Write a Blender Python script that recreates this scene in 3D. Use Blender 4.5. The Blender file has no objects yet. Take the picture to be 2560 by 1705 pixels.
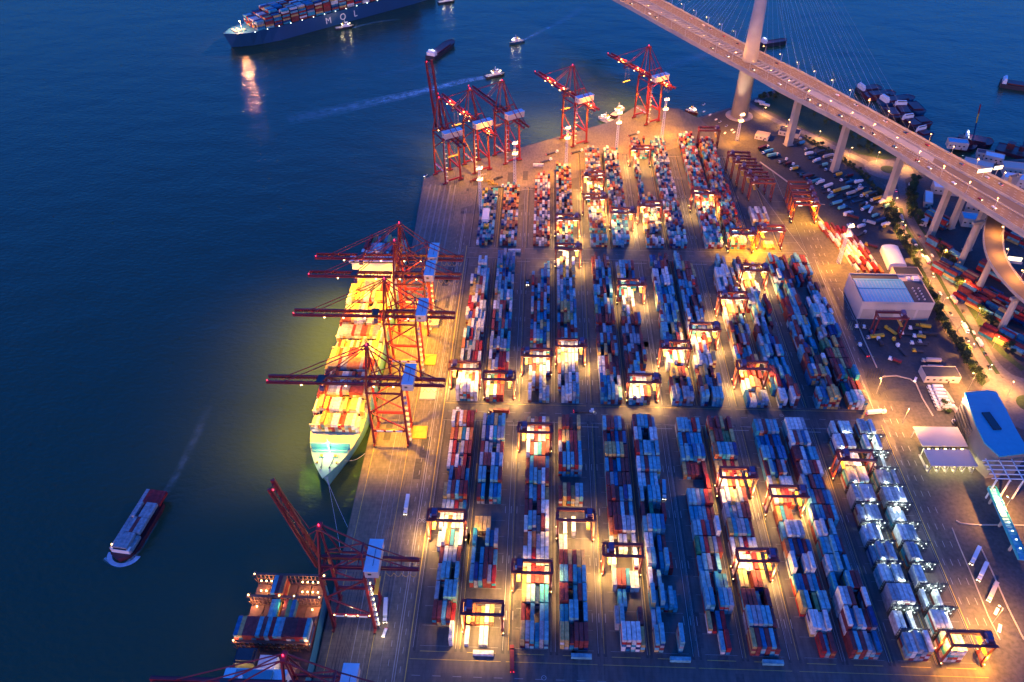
import bpy, math, random
from mathutils import Vector, Matrix
random.seed(7)
R = math.radians
scn = bpy.context.scene
COL = scn.collection
# ------------------------------------------------------------------ camera
CAM_H = 450.0; FPX = 1991.0; CX, CY = 1280.0, 852.5
PITCH = R(40.8485); YAW = R(2.5126); ROLL = -0.009
cam = bpy.data.cameras.new('camera'); cam.sensor_width = 36.0; cam.lens = FPX / 2560 * 36.0
cam.clip_start = 1.0; cam.clip_end = 40000
co = bpy.data.objects.new('camera', cam); COL.objects.link(co); scn.camera = co
fw = Vector((-math.sin(YAW) * math.cos(PITCH), math.cos(YAW) * math.cos(PITCH), -math.sin(PITCH)))
rt = Vector((math.cos(YAW), math.sin(YAW), 0)); up = rt.cross(fw)
rt2 = rt * math.cos(ROLL) + up * math.sin(ROLL); up2 = up * math.cos(ROLL) - rt * math.sin(ROLL)
co.matrix_world = Matrix(((rt2.x, up2.x, -fw.x, 0), (rt2.y, up2.y, -fw.y, 0), (rt2.z, up2.z, -fw.z, CAM_H), (0, 0, 0, 1)))
scn.render.resolution_x = 1024; scn.render.resolution_y = 682

def at(px, py, z=0.0):
    """photo position -> surveyed ground point at height z"""
    d = fw * FPX + rt2 * (px - CX) - up2 * (py - CY)
    t = (z - CAM_H) / d.z
    return Vector((d.x * t, d.y * t, z))

# ------------------------------------------------------------------ world, sun, exposure
w = bpy.data.worlds.new('World'); scn.world = w; w.use_nodes = True
nt = w.node_tree; bg = nt.nodes['Background']
sky = nt.nodes.new('ShaderNodeTexSky'); sky.sky_type = 'NISHITA'; sky.sun_disc = False
sky.sun_elevation = R(2.0); sky.sun_rotation = R(205); sky.altitude = 200; sky.air_density = 1.6; sky.ozone_density = 6.0; sky.dust_density = 0.4
mx = nt.nodes.new('ShaderNodeMix'); mx.data_type = 'RGBA'; mx.blend_type = 'MULTIPLY'; mx.inputs[0].default_value = 1.0
mx.inputs[7].default_value = (0.27, 0.66, 1.20, 1)
nt.links.new(sky.outputs[0], mx.inputs[6]); nt.links.new(mx.outputs[2], bg.inputs[0]); bg.inputs[1].default_value = 0.15
sl = bpy.data.lights.new('sun', 'SUN'); sl.energy = 0.12; sl.angle = R(14); sl.color = (1.0, 0.42, 0.30)
so = bpy.data.objects.new('sun', sl); COL.objects.link(so)
sd = Vector((math.sin(R(205)) * math.cos(R(7)), math.cos(R(205)) * math.cos(R(7)), math.sin(R(7))))
so.rotation_euler = sd.to_track_quat('Z', 'Y').to_euler()
scn.view_settings.view_transform = 'Standard'; scn.view_settings.look = 'None'
scn.view_settings.exposure = 3.5; scn.view_settings.gamma = 1.0
scn.cycles.use_light_tree = True
scn.cycles.max_bounces = 4; scn.cycles.diffuse_bounces = 2; scn.cycles.glossy_bounces = 2
scn.cycles.sample_clamp_indirect = 3.0; scn.cycles.sample_clamp_direct = 0

# lamp power scales
LS = 0.135; ES = 0.075
K_RTG = 43000.0; K_STS = 200000.0; K_MAST = 430000.0; K_BR = 9500.0; K_ST = 42000.0

# ------------------------------------------------------------------ materials
def mat(name, col, rough=0.6, metal=0.0, var=0.15, vscale=0.3, spec=0.5):
    m = bpy.data.materials.new(name); m.use_nodes = True; n = m.node_tree; b = n.nodes['Principled BSDF']
    b.inputs['Roughness'].default_value = rough; b.inputs['Metallic'].default_value = metal
    b.inputs['Specular IOR Level'].default_value = spec
    tc = n.nodes.new('ShaderNodeTexCoord'); no = n.nodes.new('ShaderNodeTexNoise')
    no.inputs['Scale'].default_value = vscale; no.inputs['Detail'].default_value = 6
    cr = n.nodes.new('ShaderNodeMapRange'); cr.inputs[1].default_value = 0.3; cr.inputs[2].default_value = 0.7
    cr.inputs[3].default_value = 1 - var; cr.inputs[4].default_value = 1 + var
    hv = n.nodes.new('ShaderNodeHueSaturation'); hv.inputs['Color'].default_value = (*col, 1)
    n.links.new(tc.outputs['Object'], no.inputs['Vector']); n.links.new(no.outputs['Fac'], cr.inputs[0])
    n.links.new(cr.outputs[0], hv.inputs['Value']); n.links.new(hv.outputs[0], b.inputs['Base Color'])
    return m

def emit(name, col, s):
    m = bpy.data.materials.new(name); m.use_nodes = True; n = m.node_tree; b = n.nodes['Principled BSDF']
    b.inputs['Base Color'].default_value = (*[min(1, c) for c in col], 1)
    b.inputs['Emission Color'].default_value = (*col, 1); b.inputs['Emission Strength'].default_value = s * ES
    return m

def colattr_mat(name, rough=0.55):
    m = bpy.data.materials.new(name); m.use_nodes = True; n = m.node_tree; b = n.nodes['Principled BSDF']
    a = n.nodes.new('ShaderNodeAttribute'); a.attribute_name = 'Col'
    no = n.nodes.new('ShaderNodeTexNoise'); no.inputs['Scale'].default_value = 0.45; no.inputs['Detail'].default_value = 8
    ge = n.nodes.new('ShaderNodeNewGeometry')
    mr = n.nodes.new('ShaderNodeMapRange'); mr.inputs[1].default_value = .3; mr.inputs[2].default_value = .7; mr.inputs[3].default_value = .58; mr.inputs[4].default_value = 1.14
    hv = n.nodes.new('ShaderNodeHueSaturation')
    wv = n.nodes.new('ShaderNodeTexWave'); wv.wave_type = 'BANDS'; wv.bands_direction = 'Y'; wv.inputs['Scale'].default_value = 1.1
    bp = n.nodes.new('ShaderNodeBump'); bp.inputs['Distance'].default_value = 0.06; bp.inputs['Strength'].default_value = .5
    n.links.new(ge.outputs['Position'], no.inputs['Vector']); n.links.new(ge.outputs['Position'], wv.inputs['Vector'])
    n.links.new(wv.outputs['Fac'], bp.inputs['Height']); n.links.new(bp.outputs[0], b.inputs['Normal'])
    n.links.new(no.outputs['Fac'], mr.inputs[0]); n.links.new(mr.outputs[0], hv.inputs['Value'])
    n.links.new(a.outputs['Color'], hv.inputs['Color']); n.links.new(hv.outputs[0], b.inputs['Base Color'])
    b.inputs['Roughness'].default_value = rough; b.inputs['Specular IOR Level'].default_value = .2
    return m

M = {}
M['box'] = colattr_mat('painted_steel_boxes')
M['red'] = mat('crane_red_paint', (.20, .014, .022), .45)
M['dred'] = mat('yard_crane_red_paint', (.15, .022, .026), .5)
M['steel'] = mat('dark_steel', (.05, .05, .055), .5, .3)
M['roofw'] = mat('machine_house_roof', (.62, .66, .70), .5, var=.05)
M['white'] = mat('white_paint', (.75, .74, .72), .5, var=.06)
M['galv'] = mat('galvanised_steel', (.5, .5, .52), .4, .4)
M['glass'] = mat('dark_glass', (.02, .025, .03), .1)
M['conc'] = mat('concrete', (.40, .34, .28), .85, var=.12, vscale=.08)
M['concd'] = mat('weathered_concrete', (.20, .185, .17), .9, var=.2, vscale=.06)
M['deckroad'] = mat('bridge_asphalt', (.20, .13, .075), .8, var=.1, vscale=.05)
M['blueroof'] = mat('blue_roof_sheet', (.09, .36, .50), .45, var=.08)
M['blueroof2'] = mat('deep_blue_roof_sheet', (.02, .30, .42), .4, var=.06)
M['darkroof'] = mat('dark_roof_felt', (.04, .045, .06), .8)
M['wall'] = mat('cream_wall_panel', (.52, .44, .38), .8, var=.06, vscale=.1)
M['purple'] = mat('trolley_house_paint', (.09, .05, .13), .5)
M['yellow'] = mat('yellow_paint', (.6, .36, .03), .5)
M['hullblue'] = mat('blue_hull_paint', (.010, .07, .17), .4, var=.06, vscale=.05)
M['hullteal'] = mat('teal_hull_paint', (.06, .25, .30), .45, var=.08, vscale=.05)
M['hullgreen'] = mat('sea_green_hull_paint', (.20, .50, .42), .45, var=.08)
M['hulldark'] = mat('dark_hull_paint', (.02, .02, .035), .5)
M['hullred'] = mat('dark_red_hull_paint', (.09, .015, .025), .5)
M['deckbrown'] = mat('red_oxide_deck_paint', (.16, .07, .05), .8, var=.25)
M['deckcream'] = mat('pale_deck_paint', (.5, .48, .36), .7, var=.06)
M['line'] = mat('road_marking_paint', (.34, .34, .33), .7, var=.1)
M['yline'] = mat('yellow_marking_paint', (.55, .40, .08), .7)
M['leafa'] = mat('leaves_mid_green', (.045, .085, .02), .7, var=.4, vscale=.9)
M['leafb'] = mat('leaves_dark_green', (.025, .05, .018), .7, var=.4, vscale=.9)
M['bark'] = mat('bark', (.09, .06, .04), .9)
M['tyre'] = mat('tyre_rubber', (.02, .02, .02), .8)
M['foam'] = mat('wake_foam', (.42, .52, .58), .8, var=.2)
M['e_warm'] = emit('warm_lamp_glass', (1, .74, .42), 30)
M['e_orange'] = emit('sodium_lamp_glass', (1, .50, .14), 40)
M['e_yel'] = emit('yellow_lamp_glass', (1, .66, .2), 26)
M['e_cool'] = emit('cool_lamp_glass', (.86, 1, .92), 9)
M['e_red'] = emit('red_beacon_glass', (1, .02, .05), 14)
M['e_sign'] = emit('lit_sign_face', (1, .82, .45), 3.2)
M['e_green'] = emit('green_lamp_glass', (.4, 1, .5), 25)

def ground_mat(name, c1, c2, rough, sc1, sc2, stretch=(1, 1, 1), seam=0.0):
    m = bpy.data.materials.new(name); m.use_nodes = True; n = m.node_tree; b = n.nodes['Principled BSDF']
    ge = n.nodes.new('ShaderNodeNewGeometry'); mp = n.nodes.new('ShaderNodeMapping'); mp.inputs['Scale'].default_value = stretch
    n.links.new(ge.outputs['Position'], mp.inputs['Vector'])
    n1 = n.nodes.new('ShaderNodeTexNoise'); n1.inputs['Scale'].default_value = sc1; n1.inputs['Detail'].default_value = 8; n1.inputs['Roughness'].default_value = .65
    n2 = n.nodes.new('ShaderNodeTexNoise'); n2.inputs['Scale'].default_value = sc2; n2.inputs['Detail'].default_value = 4
    n.links.new(mp.outputs[0], n1.inputs['Vector']); n.links.new(mp.outputs[0], n2.inputs['Vector'])
    mm = n.nodes.new('ShaderNodeMath'); mm.operation = 'MULTIPLY'; n.links.new(n1.outputs['Fac'], mm.inputs[0]); n.links.new(n2.outputs['Fac'], mm.inputs[1])
    cr = n.nodes.new('ShaderNodeValToRGB'); cr.color_ramp.elements[0].position = .14; cr.color_ramp.elements[1].position = .38
    cr.color_ramp.elements[0].color = (*c1, 1); cr.color_ramp.elements[1].color = (*c2, 1)
    n.links.new(mm.outputs[0], cr.inputs[0])
    out = cr.outputs[0]
    if seam:
        br = n.nodes.new('ShaderNodeTexBrick'); br.inputs['Scale'].default_value = .1; br.inputs['Mortar Size'].default_value = .008
        br.inputs['Color1'].default_value = (1, 1, 1, 1); br.inputs['Color2'].default_value = (.86, .86, .86, 1); br.inputs['Mortar'].default_value = (.5, .5, .5, 1)
        n.links.new(ge.outputs['Position'], br.inputs['Vector'])
        x = n.nodes.new('ShaderNodeMix'); x.data_type = 'RGBA'; x.blend_type = 'MULTIPLY'; x.inputs[0].default_value = seam
        n.links.new(out, x.inputs[6]); n.links.new(br.outputs[0], x.inputs[7]); out = x.outputs[2]
    n.links.new(out, b.inputs['Base Color']); b.inputs['Roughness'].default_value = rough
    return m

M['asphalt'] = ground_mat('yard_asphalt', (.055, .05, .049), (.115, .10, .092), .62, .02, .35, (1, .25, 1), .5)
M['apron'] = ground_mat('quay_concrete', (.10, .086, .066), (.20, .165, .125), .6, .03, .5, (1, .4, 1), .7)
M['road'] = ground_mat('road_asphalt', (.10, .09, .09), (.17, .155, .15), .75, .02, .4)
M['roaddark'] = ground_mat('lorry_park_asphalt', (.03, .03, .035), (.06, .058, .06), .75, .02, .4)
M['grass'] = ground_mat('rough_grass', (.018, .04, .015), (.05, .085, .028), .9, .05, .6)
M['earth'] = ground_mat('bare_ground', (.05, .045, .045), (.10, .09, .085), .9, .02, .4)

M['patch'] = ground_mat('patched_asphalt', (.035, .034, .037), (.075, .07, .07), .7, .05, .5)
M['tyremark'] = ground_mat('tyre_rubber_marks', (.03, .03, .032), (.07, .066, .066), .6, .1, .8)
def water_mat():
    m = bpy.data.materials.new('sea_water'); m.use_nodes = True; n = m.node_tree; b = n.nodes['Principled BSDF']
    b.inputs['Base Color'].default_value = (.034, .066, .030, 1); b.inputs['Roughness'].default_value = .10; b.inputs['IOR'].default_value = 1.333; b.inputs['Specular Tint'].default_value = (.04, .76, 1, 1)
    ge = n.nodes.new('ShaderNodeNewGeometry'); mp = n.nodes.new('ShaderNodeMapping'); mp.inputs['Scale'].default_value = (.8, 1.3, 1); mp.inputs['Rotation'].default_value = (0, 0, R(18))
    n.links.new(ge.outputs['Position'], mp.inputs['Vector'])
    n1 = n.nodes.new('ShaderNodeTexNoise'); n1.inputs['Scale'].default_value = .22; n1.inputs['Detail'].default_value = 5; n1.inputs['Roughness'].default_value = .55
    n2 = n.nodes.new('ShaderNodeTexNoise'); n2.inputs['Scale'].default_value = .018; n2.inputs['Detail'].default_value = 3
    n.links.new(mp.outputs[0], n1.inputs['Vector']); n.links.new(mp.outputs[0], n2.inputs['Vector'])
    ad = n.nodes.new('ShaderNodeMath'); ad.operation = 'MULTIPLY_ADD'; ad.inputs[1].default_value = 3.0
    n.links.new(n2.outputs['Fac'], ad.inputs[0]); n.links.new(n1.outputs['Fac'], ad.inputs[2])
    bp = n.nodes.new('ShaderNodeBump'); bp.inputs['Distance'].default_value = 1.3; bp.inputs['Strength'].default_value = .5
    n.links.new(ad.outputs[0], bp.inputs['Height']); n.links.new(bp.outputs[0], b.inputs['Normal'])
    return m
M['water'] = water_mat()

def wake_mat():
    m = bpy.data.materials.new('wake_foam_streaks'); m.use_nodes = True; n = m.node_tree; b = n.nodes['Principled BSDF']
    b.inputs['Base Color'].default_value = (.55, .85, .9, 1); b.inputs['Roughness'].default_value = .7
    a = n.nodes.new('ShaderNodeAttribute'); a.attribute_name = 'Col'
    ge = n.nodes.new('ShaderNodeNewGeometry')
    no = n.nodes.new('ShaderNodeTexNoise'); no.inputs['Scale'].default_value = .12; no.inputs['Detail'].default_value = 8; no.inputs['Roughness'].default_value = .7
    n.links.new(ge.outputs['Position'], no.inputs['Vector'])
    mr = n.nodes.new('ShaderNodeMapRange'); mr.inputs[1].default_value = .35; mr.inputs[2].default_value = .7
    n.links.new(no.outputs['Fac'], mr.inputs[0])
    mu = n.nodes.new('ShaderNodeMath'); mu.operation = 'MULTIPLY'; n.links.new(mr.outputs[0], mu.inputs[0]); n.links.new(a.outputs['Fac'], mu.inputs[1])
    n.links.new(mu.outputs[0], b.inputs['Alpha'])
    return m
M['wake'] = wake_mat()

# ------------------------------------------------------------------ mesh builder
class MB:
    def __init__(s): s.v = []; s.f = []; s.c = []; s.mi = []; s.mt = []
    def _m(s, m):
        if m not in s.mt: s.mt.append(m)
        return s.mt.index(m)
    def quad(s, pts, col=None, m=None):
        k = len(s.v); s.v += [tuple(p) for p in pts]; s.f.append(tuple(range(k, k + len(pts)))); s.c.append(col or (1, 1, 1)); s.mi.append(s._m(m) if m else 0)
    def box(s, c, d, rz=0.0, col=None, m=None):
        x, y, z = c; a, b, h = d[0] / 2, d[1] / 2, d[2] / 2; cs, sn = math.cos(rz), math.sin(rz); k = len(s.v)
        for dz in (-h, h):
            for dx, dy in ((-a, -b), (a, -b), (a, b), (-a, b)):
                s.v.append((x + dx * cs - dy * sn, y + dx * sn + dy * cs, z + dz))
        for f in ((3, 2, 1, 0), (4, 5, 6, 7), (0, 1, 5, 4), (1, 2, 6, 5), (2, 3, 7, 6), (3, 0, 4, 7)):
            s.f.append(tuple(k + i for i in f)); s.c.append(col or (1, 1, 1)); s.mi.append(s._m(m) if m else 0)
    def beam(s, p, q, wd, ht=None, m=None):
        p = Vector(p); q = Vector(q); ht = ht or wd; d = (q - p)
        if d.length < 1e-6: return
        d.normalize(); r = d.cross(Vector((0, 0, 1)))
        if r.length < 1e-3: r = Vector((1, 0, 0))
        r.normalize(); u = r.cross(d); k = len(s.v)
        for e in (p, q):
            for a, b in ((-1, -1), (1, -1), (1, 1), (-1, 1)):
                s.v.append(tuple(e + r * (a * wd / 2) + u * (b * ht / 2)))
        for f in ((3, 2, 1, 0), (4, 5, 6, 7), (0, 1, 5, 4), (1, 2, 6, 5), (2, 3, 7, 6), (3, 0, 4, 7)):
            s.f.append(tuple(k + i for i in f)); s.c.append((1, 1, 1)); s.mi.append(s._m(m) if m else 0)
    def cyl(s, p, q, r0, r1=None, n=10, m=None):
        p = Vector(p); q = Vector(q); r1 = r0 if r1 is None else r1; d = (q - p).normalized(); a = d.cross(Vector((0, 0, 1)))
        if a.length < 1e-3: a = Vector((1, 0, 0))
        a.normalize(); b = d.cross(a); k = len(s.v)
        for e, r in ((p, r0), (q, r1)):
            for i in range(n):
                t = 2 * math.pi * i / n; s.v.append(tuple(e + a * (math.cos(t) * r) + b * (math.sin(t) * r)))
        for i in range(n):
            j = (i + 1) % n; s.f.append((k + i, k + j, k + n + j, k + n + i)); s.c.append((1, 1, 1)); s.mi.append(s._m(m) if m else 0)
        s.f.append(tuple(k + i for i in range(n))[::-1]); s.c.append((1, 1, 1)); s.mi.append(s._m(m) if m else 0)
        s.f.append(tuple(k + n + i for i in range(n))); s.c.append((1, 1, 1)); s.mi.append(s._m(m) if m else 0)
    def prism(s, pts, z0, z1, m=None, bottom=True):
        k = len(s.v); n = len(pts)
        ar = sum(pts[i][0] * pts[(i + 1) % n][1] - pts[(i + 1) % n][0] * pts[i][1] for i in range(n))
        if ar < 0: pts = pts[::-1]
        for z in (z0, z1):
            for p in pts: s.v.append((p[0], p[1], z))
        for i in range(n):
            j = (i + 1) % n; s.f.append((k + i, k + j, k + n + j, k + n + i)); s.c.append((1, 1, 1)); s.mi.append(s._m(m) if m else 0)
        s.f.append(tuple(k + n + i for i in range(n))); s.c.append((1, 1, 1)); s.mi.append(s._m(m) if m else 0)
        if bottom: s.f.append(tuple(k + i for i in range(n))[::-1]); s.c.append((1, 1, 1)); s.mi.append(s._m(m) if m else 0)
    def mesh(s, name, m=None, smooth=False):
        me = bpy.data.meshes.new(name); me.from_pydata(s.v, [], s.f)
        if m: me.materials.append(m)
        else:
            for x in s.mt: me.materials.append(x)
            me.polygons.foreach_set('material_index', s.mi)
        if any(c != (1, 1, 1) for c in s.c):
            ca = me.color_attributes.new('Col', 'FLOAT_COLOR', 'CORNER'); buf = []
            for f, c in zip(s.f, s.c): buf += [c[0], c[1], c[2], 1.0] * len(f)
            ca.data.foreach_set('color', buf)
        if smooth: me.polygons.foreach_set('use_smooth', [True] * len(me.polygons))
        me.update(); return me
    def build(s, name, m=None, parent=None, smooth=False):
        return link(name, s.mesh(name, m, smooth), parent)

def link(name, data, parent=None):
    o = bpy.data.objects.new(name, data); COL.objects.link(o)
    if parent: o.parent = parent
    return o
def tag(o, label=None, cat=None, group=None, kind=None):
    if label:
        assert 4 <= len(label.split()) <= 16, label
        o['label'] = label
    if cat: o['category'] = cat
    if group: o['group'] = group
    if kind: o['kind'] = kind
    return o
def empty(name, loc, rz, label, cat, group=None):
    o = link(name, None); o.location = loc; o.rotation_euler = (0, 0, rz); return tag(o, label, cat, group)
def copy_tree(o, parent=None):
    c = o.copy(); COL.objects.link(c)
    if parent: c.parent = parent
    for ch in KIDS.get(o.name, []): copy_tree(ch, c)
    return c
KIDS = {}
def remember(root):
    bpy.context.view_layer.update()
    for o in COL.objects:
        if o.parent: KIDS.setdefault(o.parent.name, [])
    for k in list(KIDS): KIDS[k] = [o for o in COL.objects if o.parent and o.parent.name == k]
def lamp(kind, loc, energy, color, parent=None, tgt=(0, 0, -1), angle=120, blend=.5, size=.6, name='floodlight_bulb'):
    l = bpy.data.lights.new(name, kind); l.energy = energy * LS; l.color = color
    if kind == 'SPOT': l.spot_size = R(angle); l.spot_blend = blend; l.shadow_soft_size = size
    elif kind == 'POINT': l.shadow_soft_size = size
    o = link(name, l, parent); o.location = loc
    o.rotation_euler = (-Vector(tgt)).to_track_quat('Z', 'Y').to_euler(); return o
def struct(name, mb, m=None):
    o = mb.build(name, m); o['kind'] = 'structure'; return o
ORD = ['first', 'second', 'third', 'fourth', 'fifth', 'sixth', 'seventh', 'eighth', 'ninth', 'tenth', 'eleventh', 'twelfth', 'thirteenth', 'fourteenth', 'fifteenth', 'sixteenth', 'seventeenth', 'eighteenth', 'nineteenth', 'twentieth']
ORD += ['twenty-' + x for x in ORD[:9]] + ['thirtieth'] + ['thirty-' + x for x in ORD[:9]] + ['fortieth'] + ['forty-' + x for x in ORD[:9]] + ['fiftieth'] + ['fifty-' + x for x in ORD[:9]] + ['sixtieth'] + ['sixty-' + x for x in ORD[:9]]
WARM = (1, .53, .13); SOD = (1, .43, .004); ORG = (1, .37, .02); COOL = (.82, 1, .86)

# ================================================================== SETTING
b = MB(); b.quad([(-9000, -3000, -5), (9000, -3000, -5), (9000, 16000, -5), (-9000, 16000, -5)]); struct('water', b, M['water'])
shore = [(-127, 60), (-127, 330), (-128, 640), (-133.5, 798), (-92, 833), (-18, 881), (86, 948), (124, 998), (177, 988), (197, 962), (263, 1006), (318, 1056), (352, 1044), (402, 965), (440, 885), (478, 848), (560, 862), (1400, 900), (1400, 60)]
b = MB(); b.prism(shore, -7, 0, bottom=False); struct('terminal_ground', b, M['asphalt'])
def sheet(name, polys, z, m):
    b = MB()
    for p in polys:
        n = len(p); ar = sum(p[i][0] * p[(i + 1) % n][1] - p[(i + 1) % n][0] * p[i][1] for i in range(n))
        b.quad([(x[0], x[1], z) for x in (p if ar > 0 else p[::-1])])
    return struct(name, b, m)
def pxp(l, z=0): return [tuple(at(x, y, z)[:2]) for x, y in l]
sheet('quay_apron', [[(-126.4, 62), (-126.4, 330), (-127.4, 640), (-132.6, 797), (-92, 831.5), (-18, 879.5), (86, 946.5), (124, 996), (176, 986), (176, 890), (60, 815), (-30, 770), (-86, 735), (-76, 640), (-75, 62)]], .02, M['apron'])
# outer land
sheet('outer_ground', [[(268, 62), (268, 352), (272, 700), (222, 905), (200, 957), (263, 1004), (318, 1053), (351, 1041), (400, 964), (438, 884), (478, 846), (560, 860), (1398, 898), (1398, 62)]], .02, M['earth'])
sheet('grass_bank', [pxp([(1885, 262), (1950, 228), (2060, 216), (2130, 262), (2250, 330), (2330, 385), (2290, 392), (2210, 398), (2150, 386), (2080, 352), (2000, 318), (1935, 284)])], .05, M['grass'])
sheet('lorry_park', [pxp([(1893, 338), (1950, 322), (2025, 345), (2100, 385), (2165, 430), (2225, 490), (2232, 520), (2225, 600), (2205, 630), (2120, 640), (2060, 560), (1990, 470), (1895, 405)])], .05, M['roaddark'])
def ribbon(name, cl, wd, z, m, px=True):
    pts = [at(x, y, 0).to_2d() for x, y in cl] if px else [Vector(p) for p in cl]
    b = MB(); L = []
    for i, p in enumerate(pts):
        d = (pts[min(i + 1, len(pts) - 1)] - pts[max(i - 1, 0)]).normalized(); n = Vector((-d.y, d.x)) * (wd / 2)
        L.append((p + n, p - n))
    for i in range(len(L) - 1):
        b.quad([(*L[i][1], z), (*L[i + 1][1], z), (*L[i + 1][0], z), (*L[i][0], z)])
    struct(name, b, m); return pts
def smooth(pts, k=4):
    out = []
    for i in range(len(pts) - 1):
        p0 = pts[max(i - 1, 0)]; p1 = pts[i]; p2 = pts[i + 1]; p3 = pts[min(i + 2, len(pts) - 1)]
        for j in range(k):
            t = j / k; out.append(tuple(.5 * ((2 * p1[a]) + (-p0[a] + p2[a]) * t + (2 * p0[a] - 5 * p1[a] + 4 * p2[a] - p3[a]) * t * t + (-p0[a] + 3 * p1[a] - 3 * p2[a] + p3[a]) * t ** 3) for a in range(len(p1))))
    return out + [tuple(pts[-1])]
roadL_px = smooth([(2222, 462), (2238, 500), (2248, 550), (2272, 598), (2302, 644), (2336, 696), (2370, 763), (2418, 837), (2460, 903), (2500, 962), (2545, 1020)])
roadR_px = smooth([(2250, 440), (2262, 500), (2272, 540), (2298, 585), (2335, 640), (2375, 720), (2418, 790), (2455, 860), (2486, 910), (2530, 945), (2600, 965)])
ribbon('highway_left', roadL_px, 11, .09, M['road']); ribbon('highway_right', roadR_px, 9, .085, M['road'])
ribbon('service_road', smooth([(1868, 258), (1905, 283), (1935, 299), (1969, 316), (2026, 338), (2089, 371), (2155, 402), (2205, 432)]), 10, .08, M['road'])
ribbon('perimeter_road', smooth([(2318, 770), (2345, 830), (2385, 900), (2425, 965), (2440, 990)]), 8, .08, M['roaddark'])
cr = at(2222, 424); b = MB(); b.prism([(cr.x + 27 * math.cos(t * .3927), cr.y + 24 * math.sin(t * .3927)) for t in range(16)], .05, .10); struct('roundabout', b, M['road'])
b = MB(); b.prism([(cr.x + 9 * math.cos(t * .3927), cr.y + 9 * math.sin(t * .3927)) for t in range(16)], .1, .25); struct('roundabout_green', b, M['grass'])
cr2 = at(2555, 1010); b = MB(); b.prism([(cr2.x + 30 * math.cos(t * .3927), cr2.y + 30 * math.sin(t * .3927)) for t in range(16)], .05, .11); struct('lower_roundabout', b, M['road'])
b = MB(); b.prism([(cr2.x + 6 + 10 * math.cos(t * .3927), cr2.y + 10 * math.sin(t * .3927)) for t in range(16)], .11, .26); struct('lower_roundabout_green', b, M['grass'])
ribbon('verge_left', smooth([(2228, 500), (2236, 560), (2262, 612), (2290, 656), (2318, 712), (2352, 790), (2398, 862), (2440, 925), (2462, 965)]), 6, .06, M['grass'])
ribbon('median', smooth([(2252, 520), (2266, 570), (2300, 620), (2335, 672), (2375, 745), (2420, 815), (2462, 885), (2495, 935)]), 3.5, .12, M['grass'])
ribbon('verge_right', smooth([(2275, 505), (2292, 560), (2330, 612), (2368, 670), (2412, 742), (2450, 805), (2492, 868), (2560, 925)]), 6, .06, M['grass'])
sheet('truck_yard', [pxp([(2130, 800), (2300, 800), (2345, 870), (2390, 1010), (2180, 1000), (2150, 900)]), ], .05, M['roaddark'])
sheet('back_storage_ground', [pxp([(2270, 450), (2330, 480), (2700, 760), (2700, 1000), (2520, 900), (2420, 720), (2330, 590), (2290, 520)])], .045, M['roaddark'])

# road markings: all thin paint in one sheet
mk = MB(); Z = .05
def ln(x0, y0, x1, y1, w=.32, z=Z, m='line'):
    d = Vector((x1 - x0, y1 - y0)); n = Vector((-d.y, d.x)).normalized() * (w / 2)
    mk.quad([(x0 - n.x, y0 - n.y, z), (x1 - n.x, y1 - n.y, z), (x1 + n.x, y1 + n.y, z), (x0 + n.x, y0 + n.y, z)], m=M[m])
SX = [-70.5, -42.4, -13.5, 14.6, 43.6, 70.6, 99.5, 127.0, 157.6, 184.8, 212.0, 238.2]
for x in (-81, -79.6): ln(x, 70, x, 735, .35)
ln(-73.6, 70, -73.6, 665, .5, m='yline'); ln(-107, 70, -107, 760, .25); ln(-96, 70, -96, 780, .3, m='yline'); ln(-121.5, 70, -121.5, 640, .3, m='yline')
for x in (-103, -99.5, -89): ln(x, 70, x, 640, .12)
for k in range(50): ln(-77, 90 + k * 12, -77, 94 + k * 12, .3); ln(-84.5, 94 + k * 12, -84.5, 98 + k * 12, .3)
for i in range(12):
    xl = SX[i]
    for y0, y1 in ((238, 424), (447, 642), (663, 860 if i > 3 else 780)):
        ln(xl - .9, y0, xl - .9, y1, .22, m='yline' if i % 3 else 'line'); ln(xl + 24.6, y0, xl + 24.6, y1, .22)
        if i % 2 == 1 and i < 11:
            gx = (xl + 24.6 + SX[i + 1]) / 2 - .9
            for dx in (-1.4, 1.4): ln(gx + dx, y0 + 10, gx + dx, y1 - 8, .14)
            ln(xl + 20, y1 - 3, SX[i + 1] + 4, y1 - 3, .5)
            for j in range(int((y1 - y0) / 40)):
                ln(gx - 4, y0 + 20 + 40 * j, gx - 4, y0 + 26 + 40 * j, .35); ln(gx + 4, y0 + 20 + 40 * j, gx + 4, y0 + 26 + 40 * j, .35); ln(gx, y0 + 20 + 40 * j, gx, y0 + 26 + 40 * j, .35)
for y in (231, 425, 443.5, 644.5, 661):
    for i in range(0, 12, 2): ln(SX[i] - 2, y, SX[i] + 52, y, .25, m='yline' if y in (231, 443.5) else 'line')
for y in (434.5, 653, 221, 213):
    for k in range(29): ln(-70 + 12 * k, y, -65 + 12 * k, y, .25)
for x0 in (266, 271, 276):
    for k in range(34): ln(x0 + (k * .12), 250 + k * 14, x0 + (k * .12), 255 + k * 14, .3)
ln(264, 240, 264, 430, .4, m='yline'); ln(263, 445, 268, 650, .35); ln(281, 470, 280, 600, .4); ln(262, 655, 232, 820, .3)
for (x, y) in ((-79, 330), (-75.5, 330), (-97, 575), (-94, 575), (7, 222), (127, 222), (45, 436), (190, 431), (190, 438)):
    mk.cyl((x, y, .045), (x, y, .052), 1.5, n=14, m=M['line']); mk.cyl((x, y, .05), (x, y, .058), 1.1, n=14, m=M['roaddark']); mk.box((x, y, .062), (.9, .4, .01), m=M['line'])
for i in range(12): mk.box((SX[i] + 12, 236, .05), (17, .3, .02), m=M['yline'])
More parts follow.
